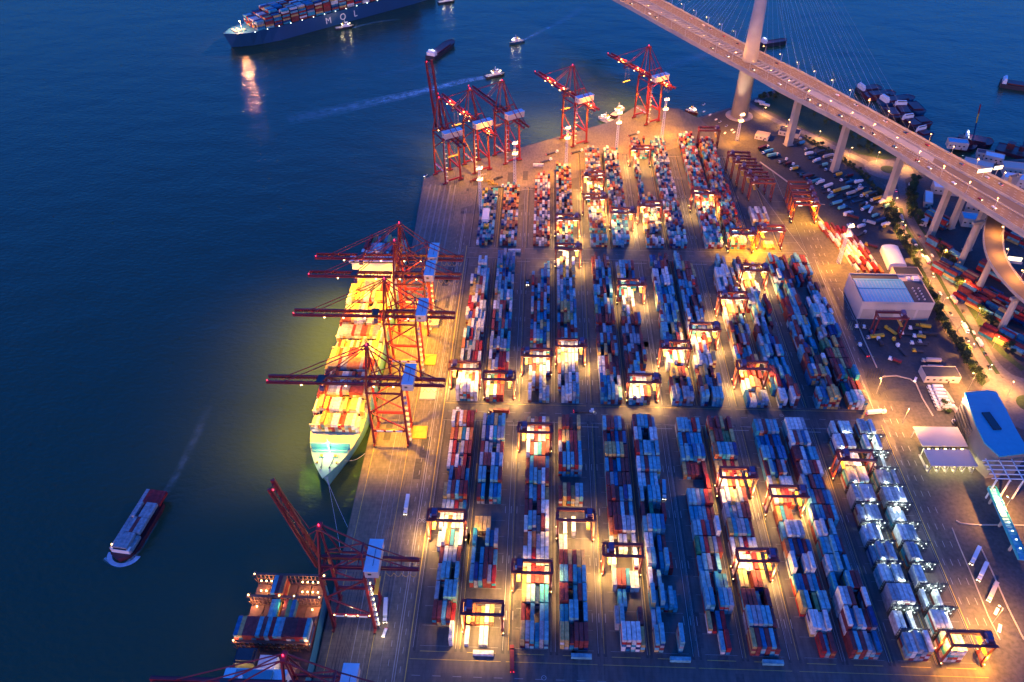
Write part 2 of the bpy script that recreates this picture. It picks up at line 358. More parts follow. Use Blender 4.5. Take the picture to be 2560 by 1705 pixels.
# empty container slots painted
for i in range(12):
    for y0, n in ((239.5, 15), (446, 15), (666, 8)):
        for k in range(n): ln(SX[i] + 3, y0 + 13.2 * k, SX[i] + 22, y0 + 13.2 * k, .14)
b_ = MB()
for i in range(12):
    for y0, y1 in ((236, 427), (446, 643), (662, 862 if i > 3 else 782)):
        for x in (SX[i], SX[i] + 24.6): b_.quad([(x - .8, y0, .034), (x + .8, y0, .034), (x + .8, y1, .034), (x - .8, y1, .034)])
struct('crane_runway', b_, M['roaddark'])
b_ = MB(); rp = random.Random(11)
for q in range(170):
    x, y = rp.uniform(-120, 262), rp.uniform(150, 860); w_, l_ = rp.uniform(2, 7), rp.uniform(4, 26)
    if y > 800 and x < 0: continue
    b_.quad([(x, y, .028), (x + w_, y, .028), (x + w_, y + l_, .028), (x, y + l_, .028)])
struct('paving_patches', b_, M['patch'])
b_ = MB()
for q in range(130):
    x = rp.choice([SX[i] + (27.2 if i % 2 else -2.4) + rp.uniform(-3, 3) for i in range(12)] + [rp.uniform(-120, -76) for _ in range(8)]); y = rp.uniform(150, 780); l_ = rp.uniform(15, 90); dx = rp.uniform(-1.5, 1.5)
    for o_ in (0, 1.9): b_.quad([(x + o_, y, .038), (x + o_ + .35, y, .038), (x + o_ + .35 + dx, y + l_, .038), (x + o_ + dx, y + l_, .038)])
struct('tyre_marks', b_, M['tyremark'])
# lay-down strips at the north west quay
for k in range(6): mk.box((-124 + 5.6 * k, 715, .05), (1.6, 140, .02), m=M['concd'])
def hatchbox(px, py, s):
    p = at(px, py)
    for k in range(-3, 4): ln(p.x + k * s / 3 - s / 2, p.y - s, p.x + k * s / 3 + s / 2, p.y + s, .3, m='yline')
hatchbox(2140, 815, 6); hatchbox(2188, 934, 6)
struct('road_markings', mk)
# kerb barrier islands
kb = MB()
def kerb(l, h=.7, wd=.8):
    pts = [at(x, y) for x, y in l]
    for i in range(len(pts) - 1): kb.beam(pts[i] + Vector((0, 0, h / 2)), pts[i + 1] + Vector((0, 0, h / 2)), wd, h)
kerb([(2205, 942), (2240, 940), (2275, 948), (2290, 960), (2305, 995), (2332, 1040)]); kerb([(2390, 1302), (2402, 1309), (2440, 1313), (2500, 1313), (2560, 1314)])
kerb([(2140, 800), (2160, 850), (2192, 920)]); kerb([(2380, 1320), (2400, 1370), (2430, 1440), (2470, 1540), (2500, 1600)], .4, .6); kerb([(2452, 1370), (2480, 1430), (2520, 1520), (2560, 1600)], .5, .8)
kerb([(1900, 405), (1990, 470), (2060, 560)], .3, 2.0); kerb([(2027, 470), (2050, 510), (2062, 512)], .4, .8)
o = kb.build('kerb_barrier', M['conc']); o['kind'] = 'structure'

# ================================================================== CONTAINERS
CC = {'W': (.68, .67, .64), 'S': (.15, .42, .47), 'B': (.02, .16, .30), 'N': (.015, .05, .17), 'M': (.24, .05, .05), 'R': (.38, .03, .035), 'T': (.55, .38, .14),
      'O': (.48, .17, .07), 'G': (.02, .20, .11), 'C': (.03, .30, .40), 'L': (.34, .36, .38), 'E': (.26, .26, .28), 'Y': (.62, .42, .06)}
CN = {'W': 'white', 'S': 'sky blue', 'B': 'bright blue', 'N': 'navy', 'M': 'maroon', 'R': 'red', 'T': 'tan', 'O': 'orange', 'G': 'green', 'C': 'teal', 'L': 'pale grey-blue', 'E': 'grey', 'Y': 'yellow'}
MIX = 'MMMMSSBLLCWTOREN'
CW, CH = 2.44, 2.6
tops = []; rest = MB()
def jit(c): k = random.uniform(.85, 1.1); return tuple(max(.01, x * k) for x in CC[c])
def cbox(x, y, z, L, c, rz=0.0, cx=False):
    d = (L, CW, CH - .06) if cx else (CW, L, CH - .06)
    rest.box((x, y, z + CH / 2), d, rz, jit(c))
def colx(s, i): return SX[s] + 24.6 - 2.92 - 2.84 * (5 - i) if s % 2 == 0 else SX[s] + 2.92 + 2.84 * i
def bay(s, band, k, y, cols, hs):
    for i, c in enumerate(cols[:6]):
        if c in '. ': continue
        h = int(hs[i]) if isinstance(hs, str) else hs
        if h > 1 and not isinstance(hs, str): h = max(1, h + random.choice((0, 0, 0, -1, -1, 1) if band == 'middle' else (0, 0, 0, 0, 0, -1)))
        if band == 'middle' and random.random() < .07: continue
        x = colx(s, i) + random.uniform(-.06, .06)
        for t in range(h):
            cc = c if t == h - 1 else (c if random.random() < .45 else random.choice(MIX))
            yy = y + random.uniform(-.15, .15)
            if t == h - 1 and band == 'bottom': tops.append((s, k, i, x, yy, t * CH, cc))
            elif random.random() < .13 and band != 'bottom' or (t < h - 1 and random.random() < .15):
                cbox(x, yy - 3.05, t * CH, 6.02, cc); cbox(x, yy + 3.05, t * CH, 6.02, random.choice(MIX))
            else: cbox(x, yy, t * CH, 12.15, cc)
BOT = {0: ['.....W3', '.MMSMR3', '.L.SSS030444', '.LSS.S034404', '.MWLLMB3', 'WWOBWW243323', 'WWOWLW3', 'LWWRLB2', 'TLMSMR344444', '.BMRMC4', 'WRWLRM3', 'WRLLMM3', 'OMTBWO3', 'WOWORM5'],
       1: ['W..WW.1', 'MOOTWT221122', '......', 'SNSMLR343433', 'S.CMMS3', 'C..SBL4', 'TTTT..2', '......', 'MC.SBC3', 'SS.SSM4', 'LMMWBW4', 'MLW.WM3', 'LNWCLL4', 'LCBTSS4'],
       2: ['TLSCLS4', 'MRB.SC3', 'TLSNCC3', 'TLRMML3', 'WWRWWW443344', 'OWOWWW3', 'WSLEMW355344', 'MM.MWW3', 'MSWRWT3', 'MCSSWM4', 'MCMMMB3', 'WMSCMM433334', 'WLMLLO443334', 'TWORWT3'],
       3: ['TTMMMM4', 'CCSS.S335504', 'MM.CMS440344', 'SSMCSS4', 'MMTMTT3', 'LW....2', '.W.W..12', '......', 'MTMTLS4', '......', 'RSSSRS5', 'LRCMRC4', 'MTTMMT3', 'TMMM.T4'],
       4: ['.WWWWT055553', 'LS...M340003', '.CC...2', 'LMMBWW333322', 'W....W400004', 'W.WW.W3', 'OMMWLW4', 'MMMWMS3', 'MMMSNS343344', 'MEBMMM3', 'SRBCMM332333', 'TTTSTM4', 'MCRBRB3', 'SMMBSM4'],
       5: ['SS...S450005', 'WS....3', 'SCSCSC525242', 'WMS...433', 'LSNCSR552353', 'WW.BM.44.33.', 'SLCSB.5', 'M.G..R3', 'S.CSS.44444.', 'WWMSW.3', 'WSMSSS4', 'RSSSSS5', 'WS..WW550055', 'MSSCML5'],
       6: ['..SR..3', 'TRBR..2', 'SC.CSL440444', 'SSRCBB332322', 'SSLMS.3', 'GCRTLM3', 'SSRBMW333335', 'CCSSRM2', 'SSLBRM3', '.....R', 'TMMMMM2', 'SSCBSB4', 'CMBLSS3', 'SSSSRS4'],
       7: ['TMBMSM4', 'SLLSSM5', 'MMMB.M4', 'TT.MMT4', 'WWWWRT443344', 'WTWRWW3', 'TCLLCM4', 'LCLLMM4', 'WWTLLM4', 'WWORWO4', 'TTRTRT3', 'OSCSLN5', 'TMMTTT5', 'MMMTMM5'],
       8: ['..RSM.3', '.WWWW.4', 'TS.TSS4', 'BBRLCR3', 'W..WW.500450', 'OBMNRB3', 'SWLWL.4', 'OBMM..3', 'WTMRO.4', 'WTYWWW332333', 'MSBML.4', 'SSBMBB4', 'CBBRBB3', 'CLMSLS4'],
       9: ['MSMLLB4', 'WBLWMN6', 'WLM..W6', 'C..SRM5', 'WSS.S.5', 'CSSBM.5', 'WW.S..5', 'NBBMRS4', 'SBMMBS4', 'LSMBBM4', 'MWLMRW4', 'MMWBSC4', 'WMLBW.5', 'WWWWL.5'],
       10: ['SWLSW.445454', 'WW.W..3', 'LLWWW.5', 'SWWWL.4', 'SLWLW.354545', 'WWLS..344', 'SWWLL.4', 'LSWWL.5', 'LSWSW.5', 'WWLSS.4', 'TWMWW.5', '.S.SWW045444', '..WW..2', '.SSWW.3'],
       11: ['WSWW..5', 'WWTT..4', 'W..W..3', 'WW....4', 'LLW...5', 'WWLL..4', 'SWWW..3', 'LSLWW.4', 'LLSWS.4', 'S..L..4', 'W..W..5', 'LLWW..5', 'WLWW..4', 'SSWWWW3']}
def parse(st):
    cols = (st[:6] + '......')[:6]; hs = st[6:]
    if not hs: hs = '3'
    if len(hs) == 1: return cols, int(hs)
    hs = ''.join(ch if ch.isdigit() else '0' for ch in hs); return cols, (hs + '333333')[:6]
for s, L in BOT.items():
    for k, st in enumerate(L):
        c, h = parse(st)
        if s > 9 and k > 11: continue
        if s > 9: c = c.replace('S', 'W' if k % 2 else 'L').replace('T', 'W')
        bay(s, 'bottom', k, 246 + (15.6 if s > 9 else 13.2) * k, c, h)
MID = {0: ['WWWWWW5', 'WWTORW3', 'OWLWEM3', 'WTLMRW3', 'OLLLMR3', 'WBRLL.4', 'WTWWWW4', 'WWMWWW4', 'WRWMWL3', 'RWWWMM3', 'TTLOWB3', 'WTTMWC4', '.TWWWC', '..WWW.5', '......'],
       1: ['LTWRM.3', 'WWOROW3', 'TWLRRM4', 'WMLMRL3', 'LLLLLC4', 'LMNC.C3', 'MMBMCN4', 'MSLMBC4', 'WLSMCW4', 'LLSCWS4', 'LSLCSL4', 'SSSSCL4', 'WMBNMB3', 'CBLBCB4', 'BBLCBL4'],
       2: ['W.OLWL3', '.WOWL.3', 'WROWWW3', 'OLWEWM3', 'TLSMLT3', 'RLSCBT4', 'CLSTBS3', 'BMSCBC3', 'LRSMSC4', 'CSORLC4', 'CLSBMC3', 'RM.CLM3', 'S..CBS3', '....SB3', '.....L3'],
       3: ['.WWWLS4', 'LWLWOW4', 'MLLLWT4', 'LTLLWW3', 'OWLWWW4', 'RMSRWC4', 'MRSMRS4', 'CMTTTS4', 'TTTTLB5', 'LSLBSW4', 'SLSLSW3', 'WLSLWO3', 'WLWWWT4', 'WTWW.W5', '..WW..5'],
       4: ['BCSSLS4', 'BCBLSL4', 'WWTMSM3', 'WWMTMM3', 'TMTMMS3', 'MSMBMM3', 'MMLSLM3', 'MRMRMM3', 'TLMMSM3', 'SLSSLB3', 'CSMMMS4', 'LMCMBS3', 'MLNCMC3', 'MLCCMB3', 'MML.MM3'],
       5: ['WWWWRO3', 'SMWWW.5', 'MLSS..4', 'MMMSMM4', 'MSMMMM3', 'MMLEEM3', 'LLMLMM3', 'MRWMMB3', '..W.T.3', '.WW.W.3', 'BMWWW.3', '.SSMBB4', 'TSS.MB4', 'LSCMBM4', '......'],
       6: ['LLCLLL4', 'MTLMMS3', 'WTTMRT3', 'WWWOWO4', 'LRRLWL3', 'CBBMML4', 'SSSTST4', 'SLSSST4', 'MLSBBS4', 'LSRSSC4', 'BSBSCS4', 'WWBWWB5', 'WWMWWL5', 'NNNMM.4', 'BNNNMM4'],
       7: ['SS.SSS5', 'MTBLML4', 'TTTMMT3', 'WWLWWT4', 'WWRWWT4', 'WWWTRO3', 'WSLLLW4', 'WSWWL.5', 'SMRSSM4', 'SBSMRS4', 'SMSCMM4', 'SLSSRM4', 'MMLMMT4', 'SLTRMT4', 'SLMM..4'],
       8: ['BWWTLL3', 'WWTMM.3', 'RORMMM3', 'TMTMMT4', 'WRSSSS3', 'TLMLMM4', 'MMBTLL4', 'WTMLSM4', 'WOTMRM4', 'RWSMLL4', 'WWMRWW4', 'WSWTWO4', 'WWWWWL5', '.SWWW.3', '..SML.3'],
       9: ['TWWWWM5', 'BRRNMM4', 'MMMSBC4', 'WMSSTC3', 'SSBSLC4', 'LSSNBR4', 'MMBSML4', '.W.W.R3', 'SSSS.R5', 'LWS..R5', '.TWW..4', 'WOTOWW3', 'WTTWT.3', 'LBM..W3', 'BMM.M.3'],
       10: ['SBBTTT5', 'C..LMM4', 'BTMTTL5', 'M.SMMT4', 'SMMT..4', 'MM..CC3', 'SMRSS.4', 'SMSSTS4', 'MRSSMM4', 'RRSSM.4', 'C..SLM3', 'S..BM.3', 'WWBMMM4', 'SMCSMM4', 'SRSLMM4'],
       11: ['WWSWWT4', '.GBMBM3', 'MBGMGC4', 'MRMTMM3', 'MRTTMM3', 'TTWTMM3', 'WLMNNB4', 'CMWSSW4', 'SSWWSW5', 'WWWW.W4', '..BCSC3', '.SBMTM3', 'CRMTM.3', 'RSSSMS4', 'SSSMMS4']}
for s, L in MID.items():
    for k, st in enumerate(L):
        c, h = parse(st); bay(s, 'middle', k, 452 + 13.2 * k, c, h)
TOPN = [8, 9, 11, 12, 15, 15, 17, 17, 18, 17, 0, 0]
TP = {0: 'WENECTYSBNCN', 1: 'WLOTSMMBENOM', 2: 'WWLMTOMREENW', 3: 'WLOTMMBLEON', 4: 'WNLTLOMMLE', 5: 'LWENMLMBN', 6: 'LCMTLEEMON', 7: 'LMWLMBNES', 8: 'WMMMTSCBLR', 9: 'MLORMTMSBE'}
for s in range(10):
    for k in range(TOPN[s]):
        lowm = s in (0, 1, 2)
        if s in (4, 6) and k in (1, 9): continue
        p = TP[s] if k > 1 or s < 4 else 'SSCMBLSW'
        if s == 6 and 7 <= k <= 13: n = 'x' * 2
        else: n = 'xxxxxx'
        for half in (-1, 1):
            c = ''.join(random.choice(p) if (random.random() < .93 and j < len(n)) else '.' for j in range(6))
            h = ''.join(str(random.choice((1, 1, 2, 2) if lowm else ((2, 3, 3, 4) if s < 8 else (3, 3, 4, 4)))) for _ in range(6))
            y = 672 + 13.2 * k + half * 3.1
            for i, cc in enumerate(c):
                if cc == '.': continue
                for t in range(int(h[i])): cbox(colx(s, i), y, t * CH, 6.02, cc if t == int(h[i]) - 1 else random.choice(MIX))
for k, c in ((3, 'WLMLTL'), (4, 'LWWLLW')): bay(10, 'top', k, 672 + 13.2 * k + 4, c, 3)
bay(10, 'top', 2, 702, '.MML..', 2)
bay(10, 'top', 0, 672, '.OTTO.', 1)
# angled block beside the east gate road
for r_ in range(8):
    for c_ in range(5):
        p = at(2052 + r_ * 13 + c_ * 15 - (4 if r_ > 5 else 0), 572 + r_ * 14 + c_ * 1.5)
        for t in range(random.choice((1, 2, 2))): cbox(p.x, p.y, t * CH, 12.1, random.choice('WWRMMWOW'), R(6))
# containers stacked in the depot east of the highway
for (px, py, nx, ny, rz) in ((2400, 700, 6, 5, 35), (2440, 760, 5, 4, 35), (2478, 760, 5, 5, 40), (2530, 860, 6, 5, 40), (2350, 620, 4, 3, 30), (2500, 690, 6, 4, 35), (2545, 800, 4, 4, 40), (2330, 550, 4, 2, 30), (2540, 600, 5, 4, 38)):
    p = at(px, py); a = R(rz)
    for i in range(nx):
        for j in range(ny):
            if random.random() < .12: continue
            dx, dy = (i - nx / 2) * 2.8, (j - ny / 2) * 12.9
            for t in range(random.choice((2, 3, 4))): cbox(p.x + dx * math.cos(a) - dy * math.sin(a), p.y + dx * math.sin(a) + dy * math.cos(a), t * CH, 12.1, random.choice('MMBNRTMBSM'), a)
# nearest exposed boxes as single things
tops.sort(key=lambda t: (t[4] - t[5] * .9))
NIND = 272; cmesh = {}
def contmesh(c):
    if c in cmesh: return cmesh[c]
    b = MB(); col = CC[c]; L = 12.15; H = CH - .06; dk = tuple(x * .55 for x in col)
    b.box((0, 0, H / 2), (CW - .12, L - .1, H - .06), col=col)
    for sx in (-1, 1):
        for z in (.1, H - .1): b.box((sx * (CW / 2 - .07), 0, z), (.14, L, .18), col=col)
        for sy in (-1, 1): b.box((sx * (CW / 2 - .09), sy * (L / 2 - .09), H / 2), (.18, .18, H), col=col)
        for k in range(20): b.box((sx * (CW / 2 - .05), -L / 2 + .6 + k * .577, H / 2), (.07, .28, H - .4), col=col)
    for sy in (-1, 1):
        for z in (.1, H - .1): b.box((0, sy * (L / 2 - .06), z), (CW, .12, .18), col=col)
    for k in (-.75, -.3, .3, .75): b.box((k, -L / 2 + .03, H / 2), (.06, .08, H - .4), col=dk)
    for k in range(14): b.box((0, -L / 2 + .8 + k * .81, H - .02), (CW - .3, .36, .05), col=col)
    cmesh[c] = b.mesh('container_shell', M['box']); return cmesh[c]
for n, (s, k, i, x, y, z, c) in enumerate(tops):
    if n < NIND:
        o = link('shipping_container', contmesh(c)); o.location = (x, y, z)
        tag(o, f'{CN[c]} container topping {ORD[i]} column, {ORD[k]} bay from near road, {ORD[s]} block from quay', 'container', 'containers stacked in the yard')
    else: cbox(x, y, z, 12.15, c)
extra = []
def single(c, loc, rz, label):
    o = link('shipping_container', contmesh(c)); o.location = loc; o.rotation_euler = (0, 0, rz); tag(o, label, 'container', 'containers away from the stacks'); return o
for s, x, c, lb in ((1, -29, 'W', 'white container lying crosswise at the near end of second block from the quay'), (3, 29, 'S', 'sky blue container lying crosswise at the near end of fourth block'), (5, 87, 'S', 'sky blue container lying crosswise at the near end of sixth block'), (7, 141, 'S', 'sky blue container lying crosswise at the near end of eighth block')):
    single(c, (x, 235.2, .05), R(90), lb)
single('W', (-25.5, 655.5, .05), R(90), 'white container lying crosswise at the road below the far third block')
single('W', (-4, 826, 2.6), R(88), 'white container crosswise at the far end of third block near floodlight mast')

# ================================================================== RUBBER TYRED GANTRY CRANES
def make_rtg(trolley_right):
    r = link('yard_gantry_crane', None)
    W_, D, Hh = 11.8, 4.0, 21.5
    for sy in (-1, 1):
        b = MB(); b.box((0, sy * D, Hh + .9), (25.6, 1.15, 1.9)); b.box((0, sy * (D + .95), Hh + 1.9), (25.6, .7, .12))
        for k in range(9): b.box((-12 + 3 * k, sy * (D + 1.28), Hh + 2.4), (.08, .08, 1.0))
        b.box((0, sy * (D + 1.28), Hh + 2.9), (25.6, .08, .08)); b.build('girder', M['dred'], r)
        for sx in (-1, 1):
            b = MB(); b.beam((sx * W_, sy * (D - .2), Hh), (sx * W_, sy * (D - .9), 2.6), 1.0, 1.1); b.build('leg', M['dred'], r)
    for sx in (-1, 1):
        b = MB(); b.box((sx * W_, 0, Hh + .6), (1.0, 2 * D - 1.1, 1.2)); b.box((sx * (W_ + .9), 0, Hh - .4), (.9, 7, .12)); b.build('end_beam', M['dred'], r)
        b = MB(); b.box((sx * W_, 0, 2.1), (1.1, 9.5, 1.0)); b.build('sill_beam', M['dred'], r)
        b = MB()
        for sy in (-1, 1):
            for k in (-.75, .75):
                b.cyl((sx * W_ - .35, sy * 3.6 + k, .78), (sx * W_ + .35, sy * 3.6 + k, .78), .75, n=10, m=M['tyre'])
            b.box((sx * W_, sy * 3.6, 1.35), (.8, 2.4, .7), m=M['dred'])
        b.build('wheel_bogie', None, r)
    tx = 8.2 if trolley_right else -8.2
    b = MB(); b.box((tx, 0, Hh + 2.3), (5.2, 7.2, .5), m=M['dred']); b.box((tx + .6, .6, Hh + 3.7), (3.2, 5.0, 2.3), m=M['purple']); b.box((tx - 1.6, -2.0, Hh + 3.1), (1.0, 2.2, 1.1), m=M['galv'])
    tr = b.build('trolley', None, r)
    b = MB(); b.box((tx - 1.5, -1.6, Hh - 1.2), (1.7, 2.0, 2.2), m=M['white']); b.box((tx - 2.4, -1.6, Hh - 1.1), (.12, 1.7, 1.4), m=M['glass']); b.build('operator_cab', None, tr)
    b = MB(); b.box((tx, 0, 15.2), (2.2, 12.0, .45))
    for a in (-.9, .9):
        for c in (-2.5, 2.5): b.cyl((tx + a, c, 15.4), (tx + a, c, Hh + 2), .05, n=4)
    b.build('spreader', M['yellow'], r)
    b = MB(); b.box((-W_ * (1 if trolley_right else -1) , -1.0, 4.0), (2.0, 4.5, 2.6)); b.build('engine_house', M['purple'], r)
    for sx in (-1, 1):
        for sy in (-1, 1):
            b = MB(); b.box((sx * 7.5, sy * D, Hh - .25), (4.2, .5, .25)); b.build('floodlight', M['e_warm'], r)
        b = MB()
        for sy in (-1, 1): b.box((sx * (W_ + .6), sy * 4.7, 3.0), (.35, .35, .35))
        b.build('corner_lamp', M['e_yel'], r)
    return r
bpy.context.view_layer.update()
rtgA = make_rtg(False); rtgB = make_rtg(True)
# unlit twins have switched-off lamps
M['lampoff'] = mat('unlit_lamp_glass', (.4, .4, .4), .3)
remember(None)
RT = [(0, 318, 'l', 1), (1, 252, 'm', 1), (2, 397.5, 'l', 1), (3, 321, 'r', 1), (2, 281, 'l', 1), (4, 295, 'l', 1), (7, 360, 'r', 1), (8, 345, 'r', 1), (7, 294, 'r', 1), (10, 378.5, 'l', .35), (11, 242, 'r', 1.3),
      (0, 463, 'l', 1), (1, 452, 'r', 1), (2, 480, 'm', 1), (3, 493, 'r', .9), (5, 452.5, 'r', 1), (5, 577.5, 'r', 1), (6, 493, 'l', 1), (8, 561, 'l', 1), (9, 603, 'r', 1), (7, 517, 'r', 1), (8, 470, 'l', 1),
      (3, 685, 'r', 1), (3, 632.5, 'r', 1), (4, 772.5, 'l', 1), (4, 726, 'r', 1.2), (5, 698.5, 'r', 1), (6, 712.5, 'l', 1.2), (6, 834.5, 'l', 1), (8, 738, 'r', 1.2), (9, 883.5, 'r', 0)]
bandname = lambda y: 'near' if y < 430 else ('middle' if y < 650 else 'far')
usedA = usedB = False; seen = {}
RT.sort(key=lambda t: (t[1] > 430) + (t[1] > 650))
def place_rtg(x, y, rz, tr, power, label, group, color=WARM, fixture=None):
    global usedA, usedB
    if tr == 'r': o = rtgB if not usedB else copy_tree(rtgB); usedB = True
    else: o = rtgA if not usedA else copy_tree(rtgA); usedA = True
    o.location = (x, y, 0); o.rotation_euler = (0, 0, rz); tag(o, label, 'gantry crane', group)
    for _ in (0,):
        for ch in COL.objects:
            if ch.parent is o and ch.name.split('.')[0] in ('floodlight', 'corner_lamp') and power <= 0:
                ch.material_slots[0].link = 'OBJECT'; ch.material_slots[0].material = M['lampoff']
    if power > 0:
        for sx in (-1, 1): lamp('SPOT', (sx * 6.5, 0, 20.6), K_RTG * power, color, o, (0.02 * sx, 0, -1), 128, .55, 1.6)
        lamp('POINT', ((13.4 if tr == 'r' else -13.4), -5.2, 7), K_RTG * .38 * power, color, o, size=.5); lamp('POINT', ((-13.2 if tr == 'r' else 13.2), 3, 12), K_RTG * .14 * power, color, o, size=.5)
    return o
for (s, y, t, pw) in RT:
    key = (s, bandname(y)); seen[key] = seen.get(key, 0) + 1
    which = ORD[seen[key] - 1]
    lb = f'{"lit" if pw > 0 else "dark"} red yard crane, {which} listed over {ORD[s]} block from quay, {bandname(y)} band'
    if sum(1 for q in RT if (q[0], bandname(q[1])) == key) == 1: lb = f'{"lit" if pw > 0 else "unlit"} red yard crane straddling the {ORD[s]} block from the quay, {bandname(y)} band'
    else:
        ys = sorted(q[1] for q in RT if (q[0], bandname(q[1])) == key); pos = {0: 'nearer', len(ys) - 1: 'farther'}.get(ys.index(y), 'middle')
        lb = f'{pos} lit red yard crane over the {ORD[s]} block from the quay, {bandname(y)} band'
    pw_ = pw
    place_rtg(SX[s] + 12.3, y, 0, t, pw_, lb, 'yard cranes over the container blocks', ORG if (s, y) in ((10, 378.5), (11, 242)) else WARM)
# sodium lit pair and parked cranes at the far east blocks
for j, (x, y, pw) in enumerate(((197, 663, 1.5), (226, 670, 1.5))):
    place_rtg(x, y, 0, 'r' if j == 0 else 'l', pw, ('left' if j == 0 else 'right') + ' dark yard crane over the orange lit empty bays', 'cranes over the empty bays', SOD)
for j in range(4):
    p = at(1986 + j * 5, 513 + j * 16); q = place_rtg(p.x + 3, p.y + 6, 0, 'r', 1.0 if j == 3 else 0, f'parked red yard crane, {ORD[j]} of the tight row beside orange lit bays', 'cranes parked nose to tail by the orange bays', SOD)
for j in range(5):
    place_rtg(221 + j * 3.6, 822 - j * 15, R(-2), 'l', 0, f'parked dark red yard crane, {ORD[j]} from the far end near the mast', 'cranes parked nose to tail near the mast')
place_rtg(299.5, 537, 0, 'r', 0, 'red yard crane standing alone before the workshop building wall', 'crane at the workshop')

# ================================================================== SHIP TO SHORE CRANES
def lattice_leg(b, p, q, w): b.beam(p, q, w, w)
def make_sts(loc, rz, raised, label, litcol=SOD, power=1.0, boomlight=False, stairs=False):
    r = empty('quay_crane', loc, rz, label, 'quay crane', 'ship-to-shore cranes along the quay')
    G, D, BZ, AZ = 12.6, 9.6, 56.0, 90.0
    red = M['red']
    for sx in (-1, 1):
        for sy in (-1, 1):
            b = MB(); xt = sx * G; b.beam((xt, sy * D, 2.5), (xt, sy * (D - 1.2), BZ), 1.5, 1.7); b.build('leg', red, r)
            b = MB(); b.box((sx * G, sy * D, 1.6), (1.4, 6.0, 1.2), m=red)
            for k in range(4): b.cyl((sx * G - .5, sy * D - 2.4 + 1.6 * k, .55), (sx * G + .5, sy * D - 2.4 + 1.6 * k, .55), .5, n=8, m=M['steel'])
            b.build('bogie', None, r)
        b = MB(); b.box((sx * G, 0, 4.0), (1.3, 2 * D + 1, 1.6)); b.build('sill_beam', red, r); b = MB(); b.box((sx * G, 0, BZ - 2), (1.2, 2 * D - 3, 1.8)); b.build('cross_beam', red, r)
    for sy in (-1, 1):
        b = MB(); b.box((0, sy * (D - .3), 15.5), (2 * G, 1.3, 2.0)); b.build('portal_beam', red, r)
        b = MB()
        y = sy * (D - .6)
        b.beam((-G, y, 34), (G, y, 17), .8); b.beam((-G, y, 34), (G, y, 53), .8); b.beam((-G, y, 53.5), (G, y, 53.5), 1.0, 1.2); b.beam((-G, y, 34), (-G + 6, y, 34), .3)
        b.build('side_brace', red, r)
        # plain plates on portal beam
        b = MB()
        for k in range(3): b.box((-7 + 7 * k, sy * (D + .42), 15.6), (5.2, .12, 1.5))
        b.build('name_plate', M['white'], r)
    # A frame
    b = MB()
    for sy in (-1, 1):
        b.beam((-G, sy * (D - 1.6), BZ), (-9.5, sy * 2.0, AZ), 1.2); b.beam((-G + 9, sy * (D - 2.5), BZ), (-8.5, sy * 1.8, AZ - 3), .8)
        b.beam((G, sy * (D - 1.8), BZ), (G - .6, sy * 3.4, BZ + 15), 1.0)
        b.beam((-G, sy * (D - 2), BZ + 1), (G - .6, sy * 3.4, BZ + 15), .6)
    b.box((-9.2, 0, AZ), (2.6, 5.4, 2.0)); b.box((G - .6, 0, BZ + 15), (1.0, 7.6, 1.2)); b.build('apex_frame', red, r)
    b = MB()
    for sy in (-1, 1):
        b.beam((-8.4, sy * 1.8, AZ - .5), (G - .6, sy * 3.2, BZ + 15), .7); b.beam((G - .6, sy * 3.2, BZ + 15), (36, sy * 3.0, BZ + 2), .6)
    b.build('back_stay', red, r)
    # back girder
    b = MB()
    for sy in (-1, 1): b.box((14.2, sy * 3.0, BZ + .6), (57, 1.2, 2.4))
    for k in range(9): b.box((-11 + 6.2 * k, 0, BZ + .2), (.5, 5, .6))
    b.box((14, 4.3, BZ + 1.0), (56, 1.0, .15)); b.box((14, -4.3, BZ + 1.0), (56, 1.0, .15))
    for k in range(6): b.beam((41.5, -4 + 1.6 * k, BZ + .8), (43.5, -4 + 1.6 * k, BZ + .8), .3)
    b.build('rear_girder', red, r)
    # boom
    bm = MB(); L = 70.0
    hinge = Vector((-15.2, 0, BZ + .6)); an = R(79) if raised else 0.0
    dv = Vector((-math.cos(an), 0, math.sin(an))); nv = Vector((math.sin(an), 0, math.cos(an)))
    P = lambda t, y, u=0.0: tuple(hinge + dv * t + Vector((0, y, 0)) + nv * u)
    for sy in (-1, 1): bm.beam(P(0, sy * 3.0), P(L, sy * 3.0), 1.2, 2.4); bm.beam(P(0, sy * 4.3, .4), P(L, sy * 4.3, .4), .9, .14)
    for k in range(13): bm.beam(P(1 + 5.6 * k, -3, -.2), P(1 + 5.6 * k, 3, -.2), .45, .5)
    for k in range(12): bm.beam(P(1 + 5.6 * k, -3 if k % 2 else 3, -.2), P(6.6 + 5.6 * k, 3 if k % 2 else -3, -.2), .3, .3)
    bm.build('boom', red, r)
    st = MB()
    for sy in (-1, 1):
        for t in (30, 56):
            if raised:
                mid = Vector((-16, sy * 2.2, AZ - 18 + (t - 30) * .5)); st.beam((-9.8, sy * 1.8, AZ), mid, .4); st.beam(mid, P(t, sy * 2.8, 1.2), .4)
            else: st.beam((-9.8, sy * 1.8, AZ), P(t, sy * 2.8, 1.2), .5)
    st.build('fore_stay', red, r)
    # machine house
    b = MB(); b.box((17.6, 0, BZ + 5.3), (7.6, 21, 6.2), m=M['wall']); b.box((17.6, 0, BZ + 8.55), (8.2, 21.8, .35), m=M['roofw']); b.box((18.2, -1, BZ + 8.77), (.25, 12, .1), m=M['steel'])
    b.box((16.6, -10.58, BZ + 5.6), (2.0, .1, 1.6), m=M['steel'])
    b.build('machine_house', None, r)
    # trolley + cab
    tx = (16 if raised else random.choice((-34, -20, -46)))
